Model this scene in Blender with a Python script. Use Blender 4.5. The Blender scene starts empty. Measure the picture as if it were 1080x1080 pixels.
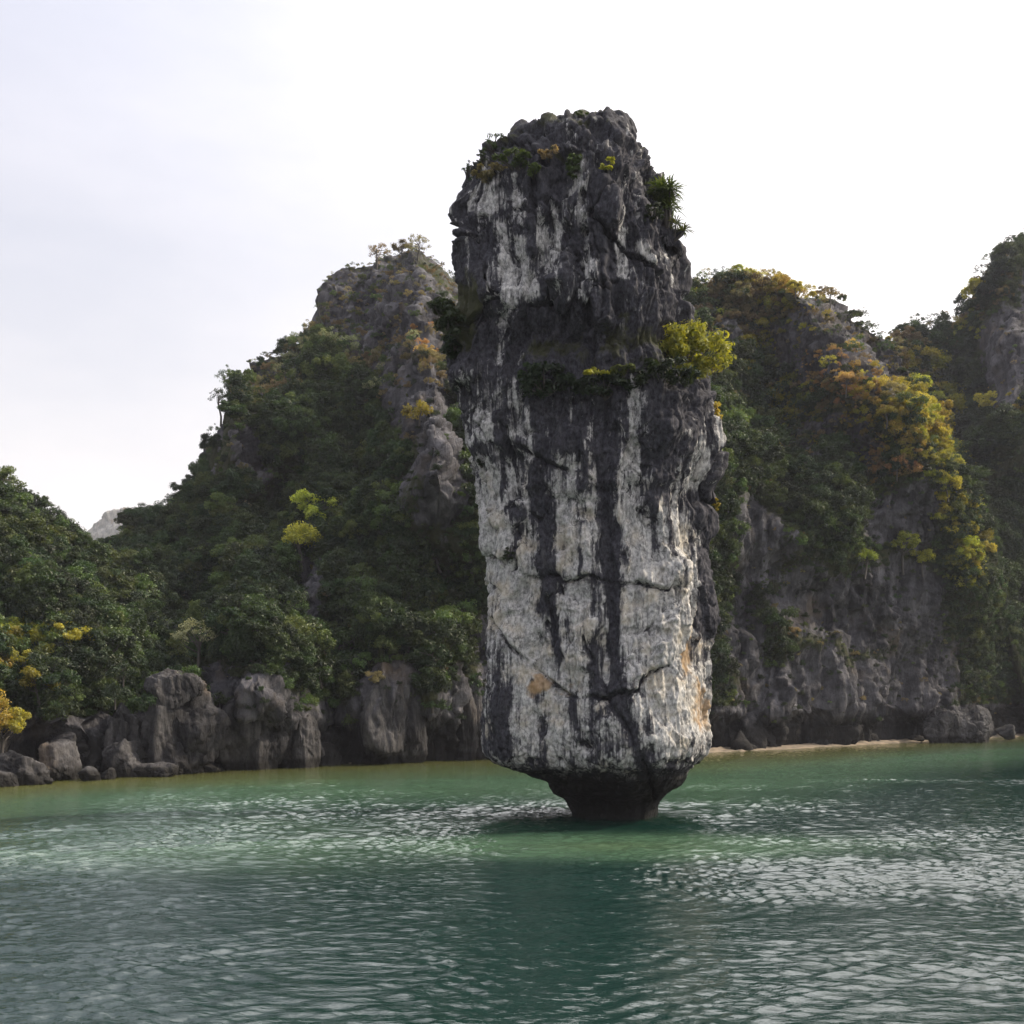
import bpy, math, random
import numpy as np
from mathutils import Vector, Matrix

random.seed(7)
RNG = np.random.default_rng(7)
R = math.radians
C = bpy.context.scene
COL = C.collection

# ------------------------------------------------------------------ camera, sky, sun, exposure
F = 1158.0          # focal length in photo pixels (photo is 1080 wide)
H = 4.5             # eye height above the water
HY = 735.0          # photo row of the horizon
cam_d = bpy.data.cameras.new('camera')
cam = bpy.data.objects.new('camera', cam_d)
COL.objects.link(cam)
cam.location = (0, 0, H)
cam.rotation_euler = (R(90), 0, 0)
cam_d.sensor_width = 36
cam_d.lens = F / 1080 * 36
cam_d.shift_y = (HY - 540) / 1080
cam_d.clip_start = 0.1
cam_d.clip_end = 9000
C.camera = cam

SUN_EL, SUN_AZ = 40.0, 15.0          # azimuth: degrees from +X towards +Y (behind, on the right)
sd = Vector((math.cos(R(SUN_EL)) * math.cos(R(SUN_AZ)), math.cos(R(SUN_EL)) * math.sin(R(SUN_AZ)), math.sin(R(SUN_EL))))
w = bpy.data.worlds.new('World')
C.world = w
w.use_nodes = True
nt = w.node_tree
nt.nodes.clear()
out = nt.nodes.new('ShaderNodeOutputWorld')
bg = nt.nodes.new('ShaderNodeBackground')
sky = nt.nodes.new('ShaderNodeTexSky')
sky.sky_type = 'NISHITA'
sky.sun_disc = False
sky.sun_elevation = R(SUN_EL)
sky.sun_rotation = R(90 - SUN_AZ)
sky.air_density = 1.0
sky.dust_density = 3.0
sky.ozone_density = 1.0
bg.inputs['Strength'].default_value = 0.15
# thin high cloud over the blue: a procedural veil on the sky dome
tc = nt.nodes.new('ShaderNodeTexCoord')
mp = nt.nodes.new('ShaderNodeMapping')
mp.inputs['Scale'].default_value = (1.6, 1.6, 4.5)
nz = nt.nodes.new('ShaderNodeTexNoise')
nz.inputs['Scale'].default_value = 1.3
nz.inputs['Detail'].default_value = 7
nz.inputs['Roughness'].default_value = 0.55
rp = nt.nodes.new('ShaderNodeMapRange')
rp.inputs['From Min'].default_value = 0.36
rp.inputs['From Max'].default_value = 0.62
rp.inputs['To Min'].default_value = 0.76
rp.inputs['To Max'].default_value = 0.96
mx = nt.nodes.new('ShaderNodeMix')
mx.data_type = 'RGBA'
nt.links.new(tc.outputs['Generated'], mp.inputs['Vector'])
nt.links.new(mp.outputs[0], nz.inputs['Vector'])
nt.links.new(nz.outputs['Fac'], rp.inputs['Value'])
nt.links.new(rp.outputs[0], mx.inputs['Factor'])
nt.links.new(sky.outputs[0], mx.inputs['A'])
dt = nt.nodes.new('ShaderNodeVectorMath'); dt.operation = 'DOT_PRODUCT'
dt.inputs[1].default_value = sd
nt.links.new(tc.outputs['Generated'], dt.inputs[0])
au = nt.nodes.new('ShaderNodeMapRange')
for k_, v_ in (('From Min', -0.05), ('From Max', 1.0), ('To Min', 0.0), ('To Max', 1.0)): au.inputs[k_].default_value = v_
nt.links.new(dt.outputs['Value'], au.inputs['Value'])
vc = nt.nodes.new('ShaderNodeMix'); vc.data_type = 'RGBA'
sx = nt.nodes.new('ShaderNodeSeparateXYZ')
nt.links.new(tc.outputs['Generated'], sx.inputs[0])
el = nt.nodes.new('ShaderNodeMapRange')
el.inputs['From Min'].default_value = 0.12; el.inputs['From Max'].default_value = 0.5
nt.links.new(sx.outputs['Z'], el.inputs['Value'])
va = nt.nodes.new('ShaderNodeMix'); va.data_type = 'RGBA'
va.inputs['A'].default_value = (6.7, 6.35, 6.15, 1)          # cream low down
va.inputs['B'].default_value = (4.7, 4.8, 5.6, 1)          # lavender higher up
nt.links.new(el.outputs[0], va.inputs['Factor'])
nt.links.new(va.outputs['Result'], vc.inputs['A'])
vc.inputs['B'].default_value = (19.0, 18.0, 16.8, 1)
pw = nt.nodes.new('ShaderNodeMath'); pw.operation = 'POWER'; pw.inputs[1].default_value = 2.3
nt.links.new(au.outputs[0], pw.inputs[0])
nt.links.new(pw.outputs[0], vc.inputs['Factor'])
# added bright sky patch, unseen above the frame, to lift glints on the water
d2 = nt.nodes.new('ShaderNodeVectorMath'); d2.operation = 'DOT_PRODUCT'
d2.inputs[1].default_value = Vector((0.10, 0.47, 0.88)).normalized()
nt.links.new(tc.outputs['Generated'], d2.inputs[0])
r2 = nt.nodes.new('ShaderNodeMapRange'); r2.interpolation_type = 'SMOOTHSTEP'
for k_, v_ in (('From Min', 0.85), ('From Max', 0.98), ('To Min', 0.0), ('To Max', 1.0)): r2.inputs[k_].default_value = v_
nt.links.new(d2.outputs['Value'], r2.inputs['Value'])
ad = nt.nodes.new('ShaderNodeMix'); ad.data_type = 'RGBA'; ad.blend_type = 'ADD'
ad.inputs['B'].default_value = (27.0, 26.8, 26.8, 1)
nt.links.new(r2.outputs[0], ad.inputs['Factor'])
nt.links.new(vc.outputs['Result'], ad.inputs['A'])
nt.links.new(ad.outputs['Result'], mx.inputs['B'])
nt.links.new(mx.outputs['Result'], bg.inputs['Color'])
nt.links.new(bg.outputs[0], out.inputs['Surface'])

sun_d = bpy.data.lights.new('sun', 'SUN')
sun_d.energy = 5.0
sun_d.angle = R(0.5)
sun_d.color = (1.0, 0.86, 0.66)
sun = bpy.data.objects.new('sun', sun_d)
COL.objects.link(sun)
sun.rotation_euler = sd.to_track_quat('Z', 'Y').to_euler()

C.view_settings.view_transform = 'Standard'
C.view_settings.look = 'None'
C.view_settings.exposure = 0.15
C.view_settings.gamma = 1
C.render.engine = 'CYCLES'
C.cycles.use_denoising = True
C.cycles.max_bounces = 6
C.cycles.diffuse_bounces = 3
C.cycles.glossy_bounces = 3
C.cycles.transmission_bounces = 3
C.cycles.transparent_max_bounces = 4
C.cycles.volume_bounces = 0
C.cycles.sample_clamp_indirect = 6


def P(px, py, Y):
    """photo pixel at distance Y -> world point"""
    return np.stack([(px - 540) / F * Y, Y + 0 * px, H + (HY - py) / F * Y], -1)


# ------------------------------------------------------------------ numpy noise
_perm = np.random.default_rng(3).permutation(256)
_perm = np.concatenate([_perm, _perm, _perm]).astype(np.int32)
_g = np.random.default_rng(4).normal(size=(256, 3))
_g /= np.linalg.norm(_g, axis=1)[:, None]
_rv = np.random.default_rng(5).random((256, 4))


def _hash(i, j, k):
    return _perm[_perm[_perm[i & 255] + (j & 255)] + (k & 255)]


def perlin(p):
    p = np.asarray(p, dtype=np.float64)
    i = np.floor(p).astype(np.int32)
    f = p - i
    u = f * f * f * (f * (f * 6 - 15) + 10)
    r = 0
    for a in (0, 1):
        wx = u[..., 0] if a else 1 - u[..., 0]
        for b in (0, 1):
            wy = u[..., 1] if b else 1 - u[..., 1]
            for c in (0, 1):
                wz = u[..., 2] if c else 1 - u[..., 2]
                g = _g[_hash(i[..., 0] + a, i[..., 1] + b, i[..., 2] + c)]
                d = g[..., 0] * (f[..., 0] - a) + g[..., 1] * (f[..., 1] - b) + g[..., 2] * (f[..., 2] - c)
                r = r + wx * wy * wz * d
    return r * 1.5


def fbm(p, o=4, gain=0.5, lac=2.03):
    r, a = 0, 1.0
    p = np.asarray(p, dtype=np.float64)
    for k in range(o):
        r = r + a * perlin(p + 17.3 * k)
        p = p * lac
        a *= gain
    return r


def ridged(p, o=4, gain=0.5, lac=2.03):
    r, a = 0, 1.0
    p = np.asarray(p, dtype=np.float64)
    for k in range(o):
        r = r + a * (1 - 2 * np.abs(perlin(p + 11.7 * k)))
        p = p * lac
        a *= gain
    return r


def worley(p):
    """F1, F2, random value and centre of the nearest cell"""
    p = np.asarray(p, dtype=np.float64)
    i = np.floor(p).astype(np.int32)
    n = p.shape[:-1]
    f1 = np.full(n, 9.0)
    f2 = np.full(n, 9.0)
    rv = np.zeros(n)
    rv2 = np.zeros(n)
    for a in (-1, 0, 1):
        for b in (-1, 0, 1):
            for c in (-1, 0, 1):
                h = _hash(i[..., 0] + a, i[..., 1] + b, i[..., 2] + c)
                q = _rv[h]
                d = np.sqrt((i[..., 0] + a + q[..., 0] - p[..., 0]) ** 2 + (i[..., 1] + b + q[..., 1] - p[..., 1]) ** 2
                            + (i[..., 2] + c + q[..., 2] - p[..., 2]) ** 2)
                closer = d < f1
                f2 = np.where(closer, f1, np.minimum(f2, d))
                rv = np.where(closer, q[..., 3], rv)
                rv2 = np.where(closer, _rv[(h + 77) & 255][..., 3], rv2)
                f1 = np.where(closer, d, f1)
    return f1, f2, rv, rv2


def sstep(a, b, x):
    t = np.clip((x - a) / (b - a), 0, 1)
    return t * t * (3 - 2 * t)


def seg_dist(px, py, pts):
    """distance from points to a polyline in the same 2-D units"""
    d = np.full(px.shape, 1e9)
    for (x0, y0), (x1, y1) in zip(pts[:-1], pts[1:]):
        dx, dy = x1 - x0, y1 - y0
        t = np.clip(((px - x0) * dx + (py - y0) * dy) / (dx * dx + dy * dy + 1e-9), 0, 1)
        d = np.minimum(d, np.hypot(px - x0 - t * dx, py - y0 - t * dy))
    return d


# ------------------------------------------------------------------ mesh helpers
def mesh_np(name, v, f, smooth=True):
    """f: int array (n,4) or (n,3)"""
    me = bpy.data.meshes.new(name)
    v = np.ascontiguousarray(v, dtype=np.float32)
    f = np.ascontiguousarray(f, dtype=np.int32)
    me.vertices.add(len(v))
    me.vertices.foreach_set('co', v.ravel())
    k = f.shape[1]
    me.loops.add(f.size)
    me.loops.foreach_set('vertex_index', f.ravel())
    me.polygons.add(len(f))
    me.polygons.foreach_set('loop_start', np.arange(0, f.size, k, dtype=np.int32))
    me.update(calc_edges=True)
    me.polygons.foreach_set('use_smooth', np.full(len(f), smooth))
    me.validate()
    return me


def attr(me, name, val):
    a = me.attributes.new(name, 'FLOAT', 'POINT')
    a.data.foreach_set('value', np.ascontiguousarray(val, dtype=np.float32))


def obj(name, me, mat=None, parent=None):
    o = bpy.data.objects.new(name, me)
    COL.objects.link(o)
    if mat is not None and len(me.materials) == 0:
        me.materials.append(mat)
    if parent:
        o.parent = parent
    return o


def tag(o, label=None, cat=None, group=None, kind=None):
    if label: o['label'] = label
    if cat: o['category'] = cat
    if group: o['group'] = group
    if kind: o['kind'] = kind
    return o


def grid_faces(nu, nv, wrap=False):
    a = np.arange(nu * nv).reshape(nv, nu)
    if wrap:
        a = np.concatenate([a, a[:, :1]], 1)
    return np.stack([a[:-1, :-1], a[:-1, 1:], a[1:, 1:], a[1:, :-1]], -1).reshape(-1, 4)


def vnormals(me):
    n = np.empty(len(me.vertices) * 3, dtype=np.float32)
    me.vertices.foreach_get('normal', n)
    return n.reshape(-1, 3).astype(np.float64)


def vcos(me):
    n = np.empty(len(me.vertices) * 3, dtype=np.float32)
    me.vertices.foreach_get('co', n)
    return n.reshape(-1, 3).astype(np.float64)


# ------------------------------------------------------------------ material helpers
class NT:
    def __init__(self, name):
        self.m = bpy.data.materials.new(name)
        self.m.use_nodes = True
        self.t = self.m.node_tree
        self.t.nodes.clear()
        self.out = self.n('ShaderNodeOutputMaterial')
        self.p = self.n('ShaderNodeBsdfPrincipled')
        self.l(self.p.outputs[0], self.out.inputs['Surface'])

    def n(self, k, **kw):
        x = self.t.nodes.new(k)
        for a, b in kw.items():
            setattr(x, a, b)
        return x

    def l(self, a, b):
        self.t.links.new(a, b)

    def setv(self, sock, v):
        if hasattr(v, 'is_output'):
            self.l(v, sock)
        else:
            sock.default_value = v

    def math(self, op, a, b=0.0, clamp=False):
        x = self.n('ShaderNodeMath', operation=op, use_clamp=clamp)
        self.setv(x.inputs[0], a)
        self.setv(x.inputs[1], b)
        return x.outputs[0]

    def mix(self, f, a, b):
        x = self.n('ShaderNodeMix', data_type='RGBA')
        self.setv(x.inputs['Factor'], f)
        for s, v in (('A', a), ('B', b)):
            self.setv(x.inputs[s], v if hasattr(v, 'is_output') else (*v, 1))
        return x.outputs['Result']

    def rng(self, v, a, b, c=0.0, d=1.0, smooth=True):
        x = self.n('ShaderNodeMapRange')
        if smooth: x.interpolation_type = 'SMOOTHSTEP'
        self.l(v, x.inputs['Value'])
        for s, q in zip(('From Min', 'From Max', 'To Min', 'To Max'), (a, b, c, d)):
            self.setv(x.inputs[s], q)
        return x.outputs[0]

    def pos(self, scale=(1, 1, 1)):
        g = self.n('ShaderNodeNewGeometry')
        m = self.n('ShaderNodeMapping')
        m.inputs['Scale'].default_value = scale
        self.l(g.outputs['Position'], m.inputs['Vector'])
        return m.outputs[0]

    def noise(self, vec, scale=1, detail=5, rough=0.55, dist=0.0):
        x = self.n('ShaderNodeTexNoise')
        self.l(vec, x.inputs['Vector'])
        x.inputs['Scale'].default_value = scale
        x.inputs['Detail'].default_value = detail
        x.inputs['Roughness'].default_value = rough
        x.inputs['Distortion'].default_value = dist
        return x.outputs['Fac']

    def attr(self, name):
        return self.n('ShaderNodeAttribute', attribute_name=name).outputs['Fac']

    def bump(self, h, strength=0.5, dist=0.1, prev=None):
        b = self.n('ShaderNodeBump')
        b.inputs['Strength'].default_value = strength
        b.inputs['Distance'].default_value = dist
        self.l(h, b.inputs['Height'])
        if prev is not None: self.l(prev, b.inputs['Normal'])
        return b.outputs[0]


def mat_stack():
    k = NT('stack_limestone')
    tone, brown, moss = k.attr('tone'), k.attr('brown'), k.attr('moss')
    vo = k.n('ShaderNodeTexVoronoi', feature='DISTANCE_TO_EDGE')
    wv = k.n('ShaderNodeVectorMath', operation='ADD')
    nw = k.n('ShaderNodeTexNoise'); nw.inputs['Scale'].default_value = 1.3; nw.inputs['Detail'].default_value = 6
    k.l(k.pos(), nw.inputs['Vector'])
    k.l(k.pos((1.0, 1.0, 0.42)), wv.inputs[0]); k.l(nw.outputs['Color'], wv.inputs[1])
    k.l(wv.outputs[0], vo.inputs['Vector']); vo.inputs['Scale'].default_value = 1.5
    crk = k.rng(vo.outputs['Distance'], 0.0, 0.022, 1.0, 0.0)
    crk = k.math('MULTIPLY', crk, k.rng(k.noise(k.pos(), 1.1, 4), 0.45, 0.62))
    st = k.noise(k.pos((3.0, 3.0, 0.15)), 1.0, 8, 0.66, 0.3)
    st2 = k.noise(k.pos((10, 10, 0.5)), 1.0, 6, 0.62, 0.25)
    mot = k.noise(k.pos(), 1.6, 9, 0.65)
    v = k.math('ADD', k.math('MULTIPLY', st, 0.9), k.math('MULTIPLY', st2, 0.45))
    v = k.math('ADD', v, k.math('MULTIPLY', mot, 0.5))          # mean about .92
    v = k.math('SUBTRACT', v, 0.925)
    v = k.math('ADD', tone, k.math('MULTIPLY', v, 2.9))
    wh = k.rng(v, 0.27, 0.74)
    fine = k.noise(k.pos((1, 1, 0.7)), 9, 8, 0.7)
    white = k.mix(k.rng(fine, 0.3, 0.7), (0.16, 0.159, 0.160), (0.56, 0.55, 0.535))
    white = k.mix(k.rng(k.noise(k.pos((1, 1, 1.2)), 0.9, 5), 0.47, 0.70, 0, k.math('MULTIPLY', k.attr('warm'), 0.6)), white, (0.45, 0.39, 0.29))
    dark = k.mix(k.rng(fine, 0.3, 0.75), (0.012, 0.012, 0.016), (0.068, 0.067, 0.080))
    c = k.mix(wh, dark, white)
    c = k.mix(k.math('MULTIPLY', crk, 0.85), c, (0.03, 0.03, 0.032))
    c = k.mix(k.rng(k.noise(k.pos((1, 1, 0.5)), 4.0, 8, 0.72), 0.53, 0.66, 0, 0.7), c, (0.07, 0.07, 0.075))
    bn = k.rng(k.math('ADD', brown, k.math('MULTIPLY', k.math('SUBTRACT', mot, 0.5), 1.6)), 0.35, 0.75, 0, 0.85)
    c = k.mix(bn, c, k.mix(fine, (0.20, 0.11, 0.045), (0.42, 0.30, 0.17)))
    ms = k.rng(k.math('ADD', moss, k.math('MULTIPLY', k.math('SUBTRACT', mot, 0.5), 1.6)), 0.4, 0.7, 0, 0.9)
    c = k.mix(ms, c, k.mix(fine, (0.015, 0.02, 0.01), (0.06, 0.06, 0.025)))
    zz = k.n('ShaderNodeSeparateXYZ'); k.l(k.pos(), zz.inputs[0])
    c = k.mix(k.rng(k.math('ADD', zz.outputs['Z'], k.math('MULTIPLY', mot, -0.8)), 1.0, 1.8, 0.93, 0.0), c, (0.007, 0.007, 0.006))   # algae on the wet foot, undercut shade painted in with it
    k.l(c, k.p.inputs['Base Color'])
    k.p.inputs['Roughness'].default_value = 0.9
    k.p.inputs['Specular IOR Level'].default_value = 0.15
    b = k.bump(st2, 0.35, 0.10)
    b = k.bump(k.noise(k.pos((1, 1, 0.35)), 4.5, 10, 0.7), 0.5, 0.10, b)
    b = k.bump(k.math('MULTIPLY', crk, -1.0), 0.6, 0.06, b)
    k.l(b, k.p.inputs['Normal'])
    return k.m


def mat_rock(name, light=(0.30, 0.29, 0.29), dark=(0.05, 0.05, 0.055), warm=(0.24, 0.17, 0.10), veg=False):
    k = NT(name)
    st = k.noise(k.pos((0.8, 0.8, 0.13)), 1.0, 8, 0.65, 0.5)
    fine = k.noise(k.pos(), 3.0, 9, 0.7)
    mot = k.noise(k.pos(), 0.35, 7, 0.6)
    v = k.math('ADD', k.math('MULTIPLY', st, 0.6), k.math('MULTIPLY', mot, 0.4))
    c = k.mix(k.rng(v, 0.38, 0.66), dark, light)
    c = k.mix(k.rng(fine, 0.4, 0.75, 0, 0.6), c, dark)
    c = k.mix(k.rng(k.noise(k.pos(), 0.22, 5), 0.55, 0.75, 0, 0.6), c, warm)
    if veg:
        a = k.math('ADD', k.attr('rock'), k.math('MULTIPLY', k.math('SUBTRACT', k.noise(k.pos(), 0.7, 6, 0.65), 0.5), 1.3))
        under = k.mix(fine, (0.012, 0.016, 0.007), (0.05, 0.052, 0.022))
        c = k.mix(k.rng(a, 0.35, 0.6), under, c)
        # wet dark band above the water, raised to paint in the notch's shade
        z = k.n('ShaderNodeSeparateXYZ')
        k.l(k.pos(), z.inputs[0])
        wz = k.math('ADD', z.outputs['Z'], k.math('MULTIPLY', mot, -1.6))
        c = k.mix(k.rng(wz, 0.9, 2.1, 0.9, 0.0), c, (0.014, 0.013, 0.012))
    else:
        z = k.n('ShaderNodeSeparateXYZ')
        k.l(k.pos(), z.inputs[0])
        wz = k.math('ADD', z.outputs['Z'], k.math('MULTIPLY', mot, -0.7))
        c = k.mix(k.rng(wz, 0.05, 0.4, 0.88, 0.0), c, (0.014, 0.013, 0.012))
    k.l(c, k.p.inputs['Base Color'])
    k.p.inputs['Roughness'].default_value = 0.92
    k.p.inputs['Specular IOR Level'].default_value = 0.2
    b = k.bump(k.noise(k.pos((2.5, 2.5, 0.5)), 1.0, 8, 0.65), 0.7, 0.5)
    b = k.bump(fine, 0.6, 0.2, b)
    k.l(b, k.p.inputs['Normal'])
    return k.m


def mat_leaf(name, c1, c2, trans=0.35):
    k = NT(name)
    g = k.n('ShaderNodeNewGeometry')
    oi = k.n('ShaderNodeObjectInfo')
    c = k.mix(g.outputs['Random Per Island'], c1, c2)
    hs = k.n('ShaderNodeHueSaturation')
    k.l(c, hs.inputs['Color'])
    k.l(k.rng(oi.outputs['Random'], 0, 1, 0.47, 0.53, False), hs.inputs['Hue'])
    r2 = k.math('FRACT', k.math('MULTIPLY', oi.outputs['Random'], 7.31))
    k.l(k.rng(r2, 0, 1, 0.65, 1.4, False), hs.inputs['Value'])
    k.t.nodes.remove(k.p)
    d = k.n('ShaderNodeBsdfDiffuse')
    t = k.n('ShaderNodeBsdfTranslucent')
    gl = k.n('ShaderNodeBsdfGlossy')
    gl.inputs['Roughness'].default_value = 0.45
    gl.inputs['Color'].default_value = (0.5, 0.5, 0.5, 1)
    k.l(hs.outputs[0], d.inputs['Color'])
    tcx = k.n('ShaderNodeMix', data_type='RGBA', blend_type='MULTIPLY')
    tcx.inputs['Factor'].default_value = 1
    k.l(hs.outputs[0], tcx.inputs['A'])
    tcx.inputs['B'].default_value = (1.5, 1.35, 0.7, 1)
    k.l(tcx.outputs['Result'], t.inputs['Color'])
    m1 = k.n('ShaderNodeMixShader')
    m1.inputs[0].default_value = trans
    k.l(d.outputs[0], m1.inputs[1]); k.l(t.outputs[0], m1.inputs[2])
    m2 = k.n('ShaderNodeMixShader')
    m2.inputs[0].default_value = 0.05
    k.l(m1.outputs[0], m2.inputs[1]); k.l(gl.outputs[0], m2.inputs[2])
    k.l(m2.outputs[0], k.out.inputs['Surface'])
    return k.m


def mat_bark(name, c1, c2):
    k = NT(name)
    k.l(k.mix(k.noise(k.pos((3, 3, 0.8)), 2, 5), c1, c2), k.p.inputs['Base Color'])
    k.p.inputs['Roughness'].default_value = 0.9
    return k.m


def mat_sand():
    k = NT('beach_sand')
    n = k.noise(k.pos(), 0.8, 7, 0.7)
    k.l(k.mix(k.rng(n, 0.35, 0.65), (0.12, 0.10, 0.075), (0.26, 0.205, 0.15)), k.p.inputs['Base Color'])
    k.p.inputs['Roughness'].default_value = 0.9
    k.l(k.bump(k.noise(k.pos(), 3, 7, 0.7), 0.6, 0.15), k.p.inputs['Normal'])
    return k.m


def mat_water():
    k = NT('sea_water')
    sh = k.attr('shallow_plus_sunlit')
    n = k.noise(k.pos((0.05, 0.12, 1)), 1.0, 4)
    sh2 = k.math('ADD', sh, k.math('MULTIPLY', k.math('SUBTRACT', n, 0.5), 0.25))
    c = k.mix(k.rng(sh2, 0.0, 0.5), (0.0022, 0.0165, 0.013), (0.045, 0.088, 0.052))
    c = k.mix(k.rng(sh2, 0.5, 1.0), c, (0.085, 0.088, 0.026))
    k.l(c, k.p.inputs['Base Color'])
    k.p.inputs['Roughness'].default_value = 0.03
    k.p.inputs['Specular IOR Level'].default_value = 0.9
    k.p.inputs['IOR'].default_value = 1.333
    b = k.bump(k.noise(k.pos((3.0, 8, 1)), 1.0, 4, 0.6), 0.5, 0.06)
    k.l(b, k.p.inputs['Normal'])
    return k.m


M_STACK = mat_stack()
M_HILL = mat_rock('karst_hillside', light=(0.135, 0.13, 0.142), dark=(0.018, 0.018, 0.022), warm=(0.13, 0.10, 0.07), veg=True)
M_BOULDER = mat_rock('boulder_limestone', light=(0.115, 0.11, 0.112), dark=(0.014, 0.0135, 0.015), warm=(0.16, 0.12, 0.085))
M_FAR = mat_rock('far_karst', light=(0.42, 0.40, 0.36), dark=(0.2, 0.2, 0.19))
M_BARK = mat_bark('bark_grey', (0.03, 0.026, 0.022), (0.09, 0.08, 0.07))
LEAF = {  # yellow green, golden and rusty leaves have sunlight painted in besides dryness
    'dark': mat_leaf('leaf_dark_green', (0.017, 0.034, 0.011), (0.042, 0.068, 0.021)),
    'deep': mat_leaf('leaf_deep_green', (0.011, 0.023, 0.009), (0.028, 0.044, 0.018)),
    'mid': mat_leaf('leaf_mid_green', (0.04, 0.07, 0.018), (0.09, 0.125, 0.035)),
    'lime': mat_leaf('leaf_sunlit_yellow_green', (0.13, 0.15, 0.02), (0.34, 0.33, 0.04), 0.5),
    'gold': mat_leaf('leaf_sunlit_golden', (0.15, 0.15, 0.025), (0.42, 0.34, 0.06), 0.5),
    'rust': mat_leaf('leaf_sunlit_rusty', (0.24, 0.15, 0.06), (0.40, 0.28, 0.12), 0.45),
    'dry': mat_leaf('leaf_dry_scrub', (0.11, 0.09, 0.045), (0.22, 0.19, 0.10), 0.4),
    'bright': mat_leaf('leaf_sunlit_lime', (0.15, 0.21, 0.025), (0.37, 0.41, 0.06), 0.45),  # brighter leaf colour standing in for sunlight on single plants
    'pale': mat_leaf('leaf_pale_green', (0.13, 0.15, 0.08), (0.30, 0.32, 0.20), 0.35),
}


# ------------------------------------------------------------------ the limestone stack
SY = 41.9                     # distance of its axis
SC = F / SY                   # photo pixels per metre there


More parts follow.
